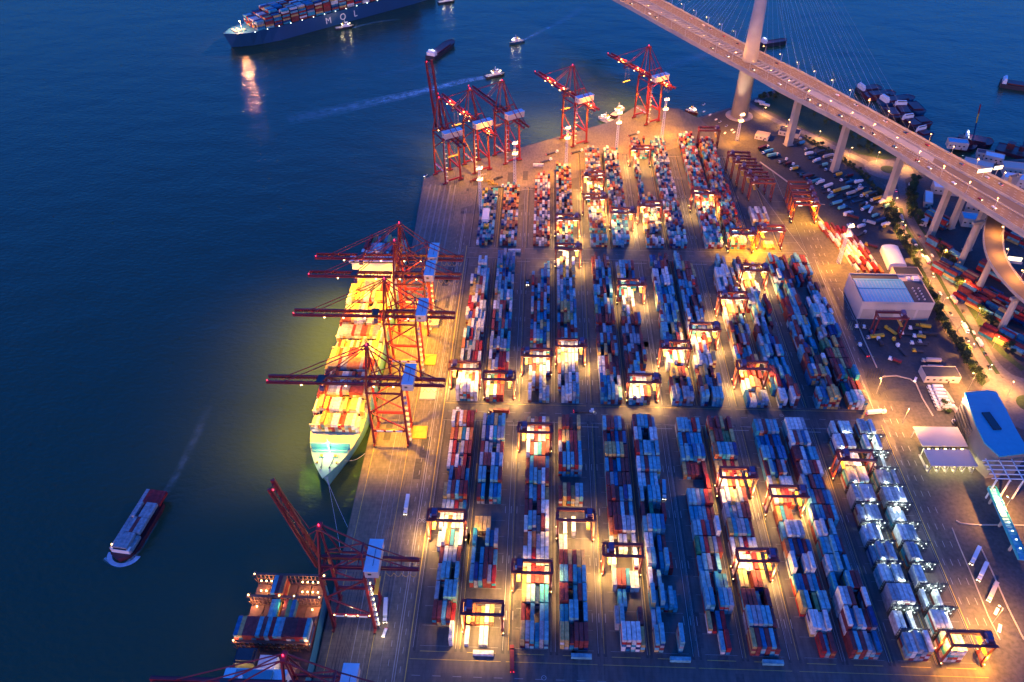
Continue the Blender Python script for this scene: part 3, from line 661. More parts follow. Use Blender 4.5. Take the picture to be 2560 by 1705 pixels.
    b = MB(); b.box((tx, 0, BZ + 2.2), (5.5, 8, .9), m=M['steel']); b.box((tx + 1, -5.4, BZ - 2.0), (3.0, 2.6, 3.4), m=M['purple']); b.box((tx - .6, -5.4, BZ - 2.2), (.12, 2.2, 2.2), m=M['glass'])
    tr = b.build('trolley', None, r)
    b = MB(); b.box((tx, 0, 34), (2.4, 12, .6))
    for a in (-1, 1):
        for c in (-2.4, 2.4): b.cyl((tx + a, c, 34), (tx + a, c, BZ + 2), .06, n=4)
    b.build('spreader', M['yellow'], r)
    # festoon loops
    b = MB()
    for k in range(5):
        x0 = 20 + 4.4 * k
        if k in (0,): continue
        pr_ = None
        for q in range(7):
            t = q / 6; pnt = (x0 + 4.4 * t, -5.2, BZ - .4 - 3.6 * math.sin(math.pi * t))
            if pr_: b.beam(pr_, pnt, .16)
            pr_ = pnt
    b.build('cable_festoon', M['yellow'], r)
    # stair tower on landside leg
    b = MB()
    for k in range(9): b.box((G + 1.8, -D + 1.5, 5 + 5.5 * k), (2.2, 2.6, .15)); b.beam((G + .9, -D + .4, 5 + 5.5 * k), (G + 2.6, -D + .4, 10.5 + 5.5 * k), .2)
    b.beam((G + 2.8, -D + .3, 2), (G + 2.8, -D + .6, 52), .2); b.build('stair_tower', M['galv'], r)
    if stairs:
        b = MB()
        for k in range(9): b.box((G + 2.9, -D + .0, 7 + 5.5 * k), (.5, .5, .5))
        for k in range(4): b.box((-10 + 7 * k, -D - .7, 17.3), (.5, .4, .4))
        b.build('stair_lamp', M['e_yel'], r)
        for k in range(3): lamp('POINT', (G + 4, -D - 1, 10 + 16 * k), 1600, (1, .75, .4), r, size=.3)
        lamp('POINT', (0, -D - 2, 20), 1500, (1, .75, .4), r, size=.3)
    b = MB(); b.cyl((-9.4, 0, AZ + 1), (-9.4, 0, AZ + 2.2), .3, n=8); tip = Vector(P(L - 1, -3.2, 1.8)); b.cyl(tip, tip + Vector((0, 0, .7)), .28, n=8); b.build('beacon', M['e_red'], r)
    fl = MB()
    lx = [-60, -45, -28, -8, 6] if not raised else [-8, 6]
    if power > 0:
        for x in lx: fl.box((x, -3.9, BZ - .9), (1.1, .5, .4))
        fl.build('floodlight', M['e_orange'], r)
        for x in ((-48, -22, 2) if not raised else (2,)):
            lamp('SPOT', (x, 0, BZ - 3), K_STS * power, litcol, r, (-.04, 0, -1), 105, .7, 1.5)
        if not raised: lamp('SPOT', (-68, 0, BZ - 2), K_STS * power * 1.3, litcol, r, (-.3, 0, -1), 120, .9, 1.5)  # added spot past the last fixture to widen the glow on the water
        lamp('SPOT', (24, 0, BZ - 3), K_STS * power * .55, litcol, r, (.1, 0, -1), 110, .7, 1.5)
        lamp('POINT', (0, 0, 26), K_STS * power * .14, litcol, r, size=1)
    if boomlight:
        b = MB()
        for t in (-12, -26, -44, -60, 26, 31): b.box((t, 0, BZ + 1.9), (1.2, .6, .4))
        b.build('walkway_lamp', M['e_orange'], r)
        for t in (-24, -56, 30): lamp('POINT', (t, 0, BZ + 4.5), 16000, (1, .26, .03), r, size=.4)
    return r
make_sts((-108.6, 183.5, 0), 0, False, 'red quay crane nearest the camera, cut by the bottom edge, boom over ship', power=0, stairs=False)
make_sts((-108.2, 258, 0), 0, True, 'red quay crane with raised boom and lamp lit stairs beside near ship stern', power=0.0, stairs=True)
make_sts((-108.6, 407.5, 0), 0, False, 'red quay crane nearest the floodlit ship bow, boom lowered over its containers')
make_sts((-108.6, 484, 0), 0, False, 'second red quay crane from the floodlit ship bow, boom lowered', power=1.1)
make_sts((-108.6, 536, 0), 0, False, 'third red quay crane from the floodlit ship bow, boom lowered', power=1.1)
make_sts((-108.6, 562, 0), 0, False, 'farthest red quay crane over the floodlit ship, beside the bare quay', power=.7)
a33 = R(-57)
for j, (x, y, up_, pw, bl, lb) in enumerate(((-106, 801, True, .25, False, 'red quay crane with upright boom at the far left quay corner'), (-75, 825, False, .30, True, 'red quay crane with glowing boom beside the upright one at far corner'),
        (-41, 848, False, 0, False, 'dark red quay crane with level boom, middle of the far quay row'), (38, 893, False, .5, True, 'red quay crane with lamp lit boom second from right on far quay'), (131, 954, False, .5, True, 'red quay crane rightmost on the far quay beside the tugs'))):
    make_sts((x, y, 0), R(-57), up_, lb, power=pw, boomlight=bl)

# ================================================================== FLOODLIGHT MASTS
def make_mast(loc, h, label, lit=1.0, color=ORG, name='floodlight_mast'):
    r = empty(name, loc, 0, label, 'light mast', 'high floodlight masts')
    b = MB(); n = int(h / 3.2)
    for sx, sy in ((-1, -1), (1, -1), (1, 1), (-1, 1)): b.beam((sx * 1.5, sy * 1.5, 0), (sx * .8, sy * .8, h), .24)
    for k in range(n):
        z0, z1 = h * k / n, h * (k + 1) / n; w0 = 1.5 - .7 * k / n; w1 = 1.5 - .7 * (k + 1) / n
        for A, B in (((-1, -1), (1, -1)), ((1, -1), (1, 1)), ((1, 1), (-1, 1)), ((-1, 1), (-1, -1))):
            b.beam((A[0] * w0, A[1] * w0, z0), (B[0] * w1, B[1] * w1, z1), .15); b.beam((A[0] * w0, A[1] * w0, z0), (B[0] * w0, B[1] * w0, z0), .15)
    b.build('lattice_tower', M['white'], r)
    for z in (h * .76, h):
        b = MB(); b.box((0, 0, z), (5.2, 5.2, .3)); 
        for sx in (-1, 1): b.box((sx * 2.5, 0, z + 1), (.1, 5, .1)); b.box((0, sx * 2.5, z + 1), (5, .1, .1))
        b.box((0, 0, z + 1.3), (2.2, 2.2, 2.2)); b.build('platform', M['galv'], r)
        if lit:
            b = MB()
            for k in range(4): b.box((-1.8 + 1.2 * k, -2.9, z + .9), (.9, .4, .8)); b.box((2.9, -1.8 + 1.2 * k, z + .9), (.4, .9, .8))
            b.build('floodlight', M['e_orange'], r)
    if lit:
        lamp('SPOT', (3.5, -3.5, h + .5), K_MAST * lit * .6, color, r, (.45, -.45, -1), 128, .6, 1.2); lamp('SPOT', (-3.5, 3.5, h + .5), K_MAST * lit * .6, color, r, (-.45, .45, -1), 128, .6, 1.2)
    return r
for px, py, h, lit, lb in ((1202, 533, 53, 0.12, 'unlit white lattice light mast leftmost, beside the scrap frames'), (1287, 465, 52, .8, 'white lattice light mast second from left near the far quay'), (1414.5, 423, 51, 1.2, 'white lattice light mast third from left, lamps glowing near the quay crane'),
                           (1540, 382, 50, 1.2, 'white lattice light mast fourth from left near far quay'), (1653.7, 347, 50, 1.5, 'white lattice light mast fifth from left at the quay point'), (1842, 351, 33, .7, 'short light mast in front of the bridge tower foot'),
                           (2096, 657, 42, 1.6, 'white lattice light mast among red and white containers by east gate road')):
    make_mast(at(px, py), h, lb, lit)
# lit lamp at the lane edge by the far ninth block

# ================================================================== REEFER RACKS
def make_rack():
    r = link('reefer_rack', None); b = MB()
    for t in range(5):
        b.box((0, 0, .3 + 2.6 * t), (16.8, 1.5, .18))
        b.box((0, -.72, 1.3 + 2.6 * t), (17.5, .08, .08))
    for k in range(7):
        for y in (-.7, .7): b.box((-8.7 + 2.9 * k, y, 6.2), (.22, .22, 12.4))
    b.build('rack_frame', M['steel'], r)
    for t in (1, 2, 3):
        b = MB()
        for k in range(3): b.box((-5.8 + 5.0 * k + (t % 2) * 2, -.95, 2.2 + 2.6 * t), (.6, .16, .2))
        b.build('lamp', M['e_cool'], r)
    return r
rk = make_rack(); remember(None); first = True
for s in (10, 11):
    for k in range(1, 12):
        o = rk if first else copy_tree(rk); first = False
        o.location = (SX[s] + (14.6 if s == 10 else 10.0), 246 + 15.6 * k - 7.8, 0)
        tag(o, f'lamp lit steel reefer rack, {ORD[k - 1]} from the near end, {"left" if s == 10 else "right"} white container block', 'reefer rack', 'racks between the refrigerated containers')
        lamp('POINT', (3 - 5 * (k % 2), -1.9, 9), 2300, COOL, o, size=.5); lamp('POINT', (-4 + 7 * (k % 2), 1.6, 11.0), 1300, COOL, o, size=.5)

# ================================================================== SHIPS
def hull(L, B, z0, z1, fine=.22, stern=.85, n=24, power=2.9):
    """bow at +y, returns sections"""
    S = []
    for i in range(n + 1):
        t = i / n; y = (t - .5) * L
        if t < .12: f = stern + (1 - stern) * (t / .12)
        elif t > 1 - fine: u = (t - (1 - fine)) / fine; f = max(.03, max(0, 1 - u ** power) ** .9) 
        else: f = 1
        fw_ = f if t < 1 - fine * 1.25 else max(.01, f * (1 - .55 * ((t - (1 - fine * 1.25)) / (fine * 1.25))))
        S.append((y, B / 2 * f, B / 2 * fw_))
    return S
def build_hull(name, S, z0, z1, m, parent, deckm, sheer=0.0):
    b = MB(); n = len(S)
    for i in range(n - 1):
        (y0, a0, c0), (y1, a1, c1) = S[i], S[i + 1]; zz0 = z1 + sheer * (i / n) ** 4; zz1 = z1 + sheer * ((i + 1) / n) ** 4
        yb0 = y0 - (S[-1][0] * .05 * max(0, i / n - .8) * 5); yb1 = y1 - (S[-1][0] * .05 * max(0, (i + 1) / n - .8) * 5)
        b.quad([(a0, y0, zz0), (c0, yb0, z0), (c1, yb1, z0), (a1, y1, zz1)][::1], m=m); b.quad([(-a0, y0, zz0), (-a1, y1, zz1), (-c1, yb1, z0), (-c0, yb0, z0)], m=m)
    y0, a0, c0 = S[0]; b.quad([(-a0, y0, z1), (-c0, y0, z0), (c0, y0, z0), (a0, y0, z1)], m=m)
    o = b.build(name, None, parent)
    d = MB()
    for i in range(n - 1):
        (y0, a0, _), (y1, a1, _) = S[i], S[i + 1]; zz0 = z1 + sheer * (i / n) ** 4 - .6; zz1 = z1 + sheer * ((i + 1) / n) ** 4 - .6
        d.quad([(-a0 + .2, y0, zz0), (a0 - .2, y0, zz0), (a1 - .2, y1, zz1), (-a1 + .2, y1, zz1)])
    d.build('deck', deckm, parent); return o
def halfw(S, y):
    for i in range(len(S) - 1):
        if S[i][0] <= y <= S[i + 1][0]:
            t = (y - S[i][0]) / (S[i + 1][0] - S[i][0]); return S[i][1] + t * (S[i + 1][1] - S[i][1])
    return 0
def ship_boxes(root_loc, rz, S, y0, y1, ztop, pal, hfun, pitch=14.4, cw=2.52, skip=()):
    k = 0; y = y0; cs, sn = math.cos(rz), math.sin(rz)
    while y < y1:
        hw = min(halfw(S, y - 5), halfw(S, y + 5)) - 1.0; n = int(2 * hw / cw)
        run = None
        for i in range(n):
            x = (i - (n - 1) / 2) * cw; h = hfun(k, i / max(1, n - 1))
            for half in (0,):
                if run is None or random.random() < .7: run = random.choice(pal)
                for t in range(h):
                    if not (t >= h - 2 or i in (0, n - 1) or t == 0): continue
                    c = run if t == h - 1 else random.choice(pal)
                    X = root_loc[0] + x * cs - y * sn; Y = root_loc[1] + x * sn + y * cs
                    rest.box((X, Y, ztop + t * CH + CH / 2), (CW, 12.15, CH - .06), rz, jit(c))
        k += 1; y += pitch
# --- floodlit ship at the quay, bow towards the camera
SHL, SHB = 302.0, 40.5
S1 = hull(SHL, SHB, -5, 11, fine=.20, power=2.1, n=48)
sloc = (-149.6, 355 + SHL / 2, 0)
sh = empty('container_ship', sloc, R(180), 'long container ship floodlit yellow under four lowered quay cranes', 'ship')
build_hull('hull', S1, -5.3, 11, M['hullgreen'], sh, M['deckcream'], 1.6)
b = MB(); yb = SHL / 2 - 28; hw = halfw(S1, yb) - .8
b.box((0, yb, 14.0), (2 * hw, 1.0, 6.5)); b.box((0, yb + 2.2, 12), (2 * hw - 3, 3.2, 2.6)); b.build('breakwater', M['hullgreen'], sh)
b = MB()
for sx in (-1, 1):
    b.cyl((sx * 5 - 1, SHL / 2 - 20, 12.6), (sx * 5 + 1, SHL / 2 - 20, 12.6), 1.1, n=10, m=M['yellow']); b.box((sx * 5, SHL / 2 - 20, 12), (4.2, 2.6, .9), m=M['hullgreen']); b.box((sx * 7, SHL / 2 - 14, 12), (1.2, 1.2, 1.6), m=M['yellow'])
    b.cyl((sx * 3, SHL / 2 - 9, 12.2), (sx * 3, SHL / 2 - 9, 13.4), .5, n=8, m=M['steel']); b.cyl((sx * 9, SHL / 2 - 25, 12.2), (sx * 9, SHL / 2 - 25, 13.2), .5, n=8, m=M['steel'])
    b.beam((sx * 4, SHL / 2 - 18, 12.2), (sx * 2.6, SHL / 2 - 8, 12.6), .35, m=M['steel'])
b.build('windlass', None, sh)
b = MB(); b.cyl((0, SHL / 2 - 24, 12), (0, SHL / 2 - 24, 26), .5, .25, n=8, m=M['white']); b.box((0, SHL / 2 - 24, 22), (3.4, .3, .3), m=M['white']); b.build('foremast', None, sh)
b = MB(); b.box((0, SHL / 2 - 25, 21), (1.2, .8, .6)); b.build('mast_lamp', M['e_green'], sh)
lamp('POINT', (0, SHL / 2 - 20, 20), 9000, (.55, 1, .45), sh, size=.4)
b = MB(); b.box((0, -76, 25), (36, 12, 28), m=M['white']); b.box((0, -75, 40.2), (41, 9, 2.6), m=M['white']); b.box((0, -70.4, 40.3), (38, .15, 1.3), m=M['glass']); b.box((3, -78, 44), (6, 4, 5), m=M['hullgreen']); b.build('bridge_house', None, sh)
b = MB(); b.cyl((-4, -76, 41), (-4, -76, 52), .5, .3, n=8); b.box((-4, -76, 48), (7, .4, .4)); b.build('radar_mast', M['white'], sh)
for k in range(16):
    y = SHL / 2 - 52 - 14.4 * k + 7.1
    if abs(y + 76) < 12: continue
    b = MB(); hw = halfw(S1, y) - .4; b.box((0, y, 13.5), (2 * hw, .9, .5)); b.box((0, y, 18.5), (2 * hw, .9, .35))
    for q in range(9): b.box((-hw + .3 + q * (2 * hw - .6) / 8, y, 14.6), (.4, .8, 8.4))
    b.build('lashing_bridge', M['deckcream'], sh)
hs1 = [5, 6, 6, 0, 0, 5, 5, 4, 5, 4, 2, 4, 5, 4, 5, 4, 3]
ship_boxes(sloc, R(180), S1, -SHL / 2 + 22, SHL / 2 - 38, 12.0, 'WTTLEWTOMTWLEWR', lambda k, f: max(0, hs1[min(k, 16)] + (random.choice((0, 0, -1, 1)) if int(f * 4) % 2 and hs1[min(k, 16)] else 0) - (1 if f in (0, 1) else 0)))
# mooring lines
for (x0, y0, x1, y1, lb) in ((-148, 357, -127, 322, 'long mooring line from the floodlit bow towards the near quay'), (-147, 357, -127, 300, 'longest thin mooring line trailing from the floodlit bow'), (-138, 372, -127, 388, 'short mooring line from the floodlit bow to the crane foot')):
    b = MB(); pr_ = None
    for q in range(9):
        t = q / 8; p_ = (x0 + (x1 - x0) * t, y0 + (y1 - y0) * t, 11 + (1 - 11) * t - 3 * math.sin(math.pi * t))
        if pr_: b.beam(pr_, p_, .14)
        pr_ = p_
    o = b.build('mooring_line', M['white']); tag(o, lb, 'rope', 'mooring lines of the floodlit ship')
# --- near ship, stern up the picture
S3 = hull(330, 44, -5, 13, stern=.93)
s3 = (-149.8, 272 - 165, 0)
sh3 = empty('container_ship', s3, R(180), 'partly unloaded container ship with brown deck and teal hull, bottom edge', 'ship')
# stern at north: local -y -> world +y
build_hull('hull', S3, -5.3, 12, M['hullteal'], sh3, M['deckbrown'], 0)
for y, hgt in ((-163.5, 10), (-149, 9), (-134.5, 9), (-120, 9)):
    b = MB(); b.box((0, y, 13 + hgt / 2), (42.5, 1.0, .5)); b.box((0, y, 12.6 + hgt), (42.5, 1.6, .4)); b.box((0, y, 13.2), (42.5, 1.4, .5))
    for q in range(17): b.box((-21 + q * 2.625, y, 12.5 + hgt / 2), (.35, .9, hgt))
    for sx in (-1, 1): b.box((sx * 21.6, y, 13 + hgt), (1.6, 3.2, .4)); b.beam((sx * 21, y, 12), (sx * 21, y + 3, 12 + hgt), .3)
    b.build('lashing_bridge', M['deckbrown'], sh3)
for y in (-156, -141.5):
    b = MB()
    for q in range(5): b.box((-17 + q * 8.5, y, 13), (7.9, 12.2, 1.0))
    b.build('hatch_cover', M['deckbrown'], sh3)
lm = MB()
for x, y, z in [(-21.5, -163, 23.5), (21.5, -163, 23), (21.5, -149, 22.5), (-21.5, -149, 22), (21.8, -120, 22), (-21.8, -120, 21)] + [(sx * (8 + 3.2 * k), -161, 19) for sx in (-1, 1) for k in range(4)] + [(sx * (8 + 3.2 * k), -157, 14.5) for sx in (-1, 1) for k in range(4)] + [(17, -146, 15), (-17, -145, 15), (18, -139, 14.5), (-18, -138, 15), (3, -149.6, 21.8), (-6, -149.6, 21.8)]:
    lm.box((x, y, z), (.7, .6, .6))
lm.build('deck_lamp', M['e_yel'], sh3)
for x, y, z, p_ in ((-12, -159, 20, 3600), (13, -159, 20, 3600), (-19, -146, 18, 2400), (19, -146, 18, 2600), (0, -144, 22, 1800), (21, -119, 22, 3600), (-21, -119, 22, 3600), (-19, -131, 17, 1200)):
    lamp('POINT', (x, y, z), p_, (1, .50, .16), sh3, size=.4)
def s3box(col, x, y, h, c):
    X = s3[0] - x; Y = s3[1] - y
    for t in range(h): rest.box((X, Y, 13.5 + t * CH + CH / 2), (CW, 12.15, CH - .06), 0, jit(c if t == h - 1 else random.choice('MRTWB')))
for i, c in enumerate('LSO'): s3box(0, 2 + (1 - i) * -2.52 + 2.5, -156, 4, 'OMS'[i])
for i, c in enumerate('SC.MGB'):
    if c != '.': s3box(0, 5.5 - i * 2.52, -141.5, 3, c)
for i, c in enumerate('BTMMMSMSRSLMMMRRS'): s3box(0, 20.2 - i * 2.52, -127, 5, c)
b = MB(); b.box((0, -92, 22), (34, 14, 20), m=M['white']); b.box((0, -86, 33), (46, 6, 2.4), m=M['white']); b.box((0, -92, 33.2), (20, 10, 3.2), m=M['hullteal']); b.box((0, -83, 33.1), (42, .15, 1.2), m=M['glass']); b.box((0, -99.2, 24), (30, .2, 1), m=M['e_yel']); b.build('bridge_house', None, sh3)
b = MB(); b.box((9, -107, 21), (11, 9, 19), m=M['hulldark']); b.box((9, -107, 31), (9, 7, 2), m=M['steel']); b.build('funnel', None, sh3)
b = MB(); b.box((-2.5, -106, 19), (10, 8, 14), m=M['white']); b.box((-14, -106, 16), (8, 8, 7), m=M['deckbrown']); b.build('deck_house', None, sh3)
b = MB(); b.cyl((6, -92, 34), (6, -92, 37), 1.2, n=10); b.build('radar_dome', M['white'], sh3)
for x in (-12, 0, 12): lamp('POINT', (x, -99, 30), 2500, (1, .6, .25), sh3, size=.4)
def text_obj(body, size, loc, rot, m, parent, name, ext=.05):
    cu = bpy.data.curves.new(name, 'FONT'); cu.body = body; cu.size = size; cu.extrude = ext; cu.align_x = 'CENTER'
    t = link('tmp', cu); bpy.context.view_layer.update(); me = bpy.data.meshes.new_from_object(t); bpy.data.objects.remove(t); me.materials.clear(); me.materials.append(m)
    o = link(name, me, parent); o.location = loc; o.rotation_euler = rot; return o
b = MB(); b.box((0, -99.35, 27.4), (16, .3, 5.2)); b.build('name_board', M['hullred'], sh3)
text_obj('ANEMA', 4.2, (0, -99.75, 26.1), (R(90), 0, R(0)), M['white'], sh3, 'lettering')
# --- big blue ship far left top
pA = at(598, 129, -5); pB = at(1060, 3, -5); dr = (pA - pB).normalized(); rzm = math.atan2(-dr.x, dr.y)
nrm = Vector((dr.y, -dr.x, 0)); nrm = nrm if nrm.y > 0 else -nrm
SM = hull(380, 50, -5, 20, fine=.16)
cm = Vector((pA.x, pA.y, 0)) - dr * (190 - 8) + nrm * 25
shm = empty('container_ship', cm, rzm, 'huge blue hulled container ship sailing away at top of harbour', 'ship')
build_hull('hull', SM, -5.3, 15, M['hullblue'], shm, M['hullteal'], 3)
b = MB()
for k in range(12):
    t = k * 2.4; b.box(((k % 5 - 2) * 3.2, 172 - (k // 5) * 7, 17.6), (2.4, 3.2, 1.2))
b.build('mooring_gear', M['deckcream'], shm)
b = MB(); b.cyl((0, 160, 15), (0, 160, 30), .5, .3, n=8); b.build('foremast', M['white'], shm)
b = MB(); b.box((0, 161, 29), (1.6, 1.0, 1.4)); b.build('mast_lamp', M['e_orange'], shm)
lamp('POINT', (0, 166, 30), 60000, (1, .42, .18), shm, size=.5)
side = -1 if (Matrix.Rotation(rzm, 3, 'Z') @ Vector((-1, 0, 0))).y < 0 else 1
b = MB()
for k in range(12): b.box((side * (halfw(SM, 150 - 20 * k) + .2), 150 - 20 * k, 16.4), (.8, .8, .8))
b.build('deck_lamp', M['e_cool'], shm)
ship_boxes(cm, rzm, SM, -150, 150, 16.5, 'MMBNSLRCWTM', lambda k, f: {20: 5, 19: 6}.get(k, 8) - (random.choice((0, 2)) if int(f * 5 + k) % 3 == 0 else 0))
b = MB(); b.box((0, -130, 33), (44, 12, 34), m=M['white']); b.box((0, -128, 51), (50, 9, 2.5), m=M['white']); b.build('bridge_house', None, shm)
pm = [(823, 62, 'M'), (859, 52, 'O'), (890, 43, 'L')]
Rz = Matrix.Rotation(rzm, 3, 'Z')
for px, py, ch in pm:
    # point on the visible hull side plane
    d_ = fw * FPX + rt2 * (px - CX) - up2 * (py - CY); nn = Rz @ Vector((side, 0, 0)); cpt = Vector((cm.x, cm.y, 0)) + nn * 25.35
    t_ = (cpt - Vector((0, 0, CAM_H))).dot(nn) / d_.dot(nn); hit = Vector((0, 0, CAM_H)) + d_ * t_; loc = Rz.inverted() @ (hit - cm)
    loc.x = side * 25.15
    text_obj(ch, 14.0, (loc.x, loc.y, 0.5), (R(90), 0, R(90 if side > 0 else -90)), M['white'], shm, 'lettering')

# --- small craft
def make_tug(loc, rz, label, L=30, lit=True, hullm='hulldark', col=(1, .8, .5)):
    r = empty('tugboat', loc, rz, label, 'tugboat', 'small working boats'); S = hull(L, L * .34, -5, -2, fine=.35, n=14)
    build_hull('hull', S, -5.3, -2.3, M[hullm], r, M['wall'], 1.0)
    b = MB(); k = L / 30; b.box((0, 2 * k, -.6), (6.4 * k, 11 * k, 3.4 * k), m=M['white']); b.box((0, 3.5 * k, 2.4 * k), (4.6 * k, 5 * k, 2.6 * k), m=M['white']); b.box((0, 3.5 * k, 2.6 * k), (4.75 * k, 5.1 * k, .9 * k), m=M['glass']); b.build('wheelhouse', None, r)
    b = MB(); b.cyl((0, 1, 3), (0, 1, 9 * k), .2, n=6, m=M['white']); b.box((0, 1, 7 * k), (2, .2, .2), m=M['white']); b.build('mast', None, r)
    b = MB(); b.cyl((1.4 * k, -2 * k, 1), (1.4 * k, -2 * k, 4), .7 * k, n=8); b.cyl((-1.4 * k, -2 * k, 1), (-1.4 * k, -2 * k, 4), .7 * k, n=8); b.build('funnel', M['yellow'], r)
    b = MB()
    for i in range(-2, 3): b.cyl((S[-3][1] * .8 * i / 2, L / 2 - 2.5 - abs(i) * 1.2, -3), (S[-3][1] * .8 * i / 2, L / 2 - 1.5 - abs(i) * 1.2, -3), .9, n=8)
    b.build('fender', M['tyre'], r)
    if lit:
        b = MB()
        for x, y in ((-2.6, 6), (2.6, 6), (-2.6, -4), (2.6, -4), (0, 9)): b.box((x * k, y * k, 1.6 * k), (.7, .7, .5))
        b.build('deck_lamp', M['e_warm'], r); lamp('POINT', (0, 9 * k, 6), 1500, col, r, size=.3); lamp('POINT', (0, -6 * k, 6), 1200, col, r, size=.3)
    return r
W_ = lambda px, py: at(px, py, -5).to_2d().to_3d()
def head(px0, py0, px1, py1):
    a, b_ = at(px0, py0, -5), at(px1, py1, -5); d = b_ - a; return math.atan2(-d.x, d.y)
make_tug(W_(1237, 190), head(1215, 192, 1260, 184), 'lit tugboat heading right with a bright wake beyond the far quay')
make_tug(W_(1291, 107), head(1300, 106, 1275, 112), 'small tugboat with pale wake right of the dark coaster', 26, True, 'hullblue')
make_tug(W_(862, 70), head(840, 72, 880, 66), 'lit tugboat pressed against the blue ship side under its letters', 30)
make_tug(W_(1116, 6), head(1100, 8, 1130, 4), 'lit tugboat at the top edge behind the blue ship', 30)
make_tug(at(1534, 308, -5) + Vector((-9, 6, 5)), R(57), 'white tugboat moored at the far quay wall left of two tugs', 24, True, 'white')
make_tug(at(1562, 290, -5) + Vector((-8, 8, 5)), R(-33), 'orange lit tugboat moored under the rightmost far quay crane', 30, True, 'hullred', (1, .5, .15))
make_tug(at(1725, 287, -5) + Vector((3, 6, 5)), R(-130), 'small orange lit boat moored at the quay point notch', 18, True, 'hullred', (1, .5, .15))
def make_barge(p0, p1, B, label, hm, cat='barge', house=True, name='cargo_barge', lit=False, zt=0.5, coam=True):
    a, b_ = at(*p0, -5), at(*p1, -5); L = (b_ - a).length; c = (a + b_) / 2; rz = math.atan2(-(b_ - a).x, (b_ - a).y)
    r = empty(name, (c.x, c.y, 0), rz, label, cat); S = hull(L, B, -5, zt, fine=.2, stern=.9, n=16)
    build_hull('hull', S, -5.3, zt, M[hm], r, M['hullred'], 1)
    if coam:
        b = MB(); b.box((0, -L * .04, zt + .5), (B * .72, L * .58, 1.6)); b.build('hatch_coaming', M['hullred'], r)
    if house:
        b = MB(); b.box((0, -L * .41, zt + 2), (B * .8, L * .1, 5), m=M['white']); b.box((0, -L * .40, zt + 5.4), (B * .66, L * .06, 2.2), m=M['white']); b.box((0, -L * .37 + .3, zt + 5.5), (B * .6, .2, 1), m=M['glass']); b.build('wheelhouse', None, r)
    if lit:
        b = MB()
        for i in range(4): b.box(((i - 1.5) * B * .2, -L * .35, zt + 3), (.7, .6, .6))
        b.build('deck_lamp', M['e_cool'], r); lamp('POINT', (0, -L * .33, zt + 9), 3000, (.9, 1, .95), r, size=.3)
    return r, c, rz, L
make_barge((1075, 150), (1133, 108), 17, 'dark coaster with lit stern wheelhouse and open red hold', 'hulldark', lit=True, name='coaster', cat='ship')
make_barge((2498, 212), (2600, 228), 20, 'dark unlit barge at the right edge of the open harbour', 'hulldark', house=True)
br, bc, brz, bL = make_barge((387, 1262), (298, 1408), 17.5, 'container barge heading down left with bright bow foam, alone on dark water', 'hullred', zt=-1.0, house=False, coam=False)
b = MB(); b.box((0, bL * .36, .8), (13, 3.6, 3.6), m=M['white']); b.box((0, bL * .36, 2.9), (9, 3, 1.2), m=M['glass']); b.build('wheelhouse', None, br)
b = MB(); b.box((0, -bL * .36, .2), (15, 9, .6)); b.build('stern_deck', M['hulldark'], br)
b = MB(); b.box((7, bL * .33, 3.2), (.6, .6, .6)); b.build('bow_lamp', M['e_orange'], br)
def on_barge(x, y): return (bc.x + x * math.cos(brz) - y * math.sin(brz), bc.y + x * math.sin(brz) + y * math.cos(brz))
names = ['bow', 'forward', 'middle', 'after']; kk = 0
for j, y in enumerate((bL * .255, bL * .255 - 12.6, bL * .255 - 25.2, bL * .255 - 37.8)):
    for i in range(6):
        c = 'L' if j < 3 else 'R'
        if (j, i) in ((1, 2), (2, 3)): c = 'M'
        if j == 3 and i == 5: c = 'L'
        x, yy = on_barge((i - 2.5) * 2.6, y); single(c, (x, yy, -.2 + (2.6 if i < 5 and (j + i) % 5 else 0) * (j < 3)), brz, f'{CN[c]} container on the lone barge, {names[j]} row, {ORD[i]} across')
# crane barges right
def crane_barge(px, py, px2, py2, label, jib_h, jx):
    r, c, rz, L = make_barge((px, py), (px2, py2), 24, label, 'hullred', house=False, name='crane_barge', zt=-1, coam=False)
    b = MB(); b.box((0, -6, 3.5), (8, 8, 7), m=M['hullred']); b.cyl((0, 6, 0), (0, 6, 6), 3, n=10, m=M['hullred']); b.build('crane_house', None, r)
    seg = [M['hullblue'], M['hullblue'], M['yellow'], M['red']]
    for q in range(4):
        b = MB(); z0, z1 = 6 + jib_h * q / 4, 6 + jib_h * (q + 1) / 4
        for sx in (-1, 1): b.beam((sx * (2.2 - .4 * q) + jx * q / 4, 6 - 6 * q / 4, z0), (sx * (1.8 - .4 * q) + jx * (q + 1) / 4, 6 - 6 * (q + 1) / 4, z1), .9)
        for u in range(4): zz = z0 + (z1 - z0) * u / 4; b.beam((-2 + .4 * q + jx * (q + u / 4) / 4, 6 - 6 * (q + u / 4) / 4, zz), (2 - .4 * q + jx * (q + u / 4) / 4, 6 - 6 * (q + u / 4) / 4, zz + 1.5), .5)
        b.build('jib', seg[q], r)
    return r
crane_barge(2380, 360, 2440, 374, 'crane barge with striped jib left of the lit harbour boat', 46, 8)
crane_barge(2490, 372, 2580, 395, 'crane barge with striped jib at the right edge', 44, 10)
make_barge((2405, 352), (2480, 366), 22, 'dark harbour workboat with bright white wheelhouse between the crane barges', 'hullred', lit=True)
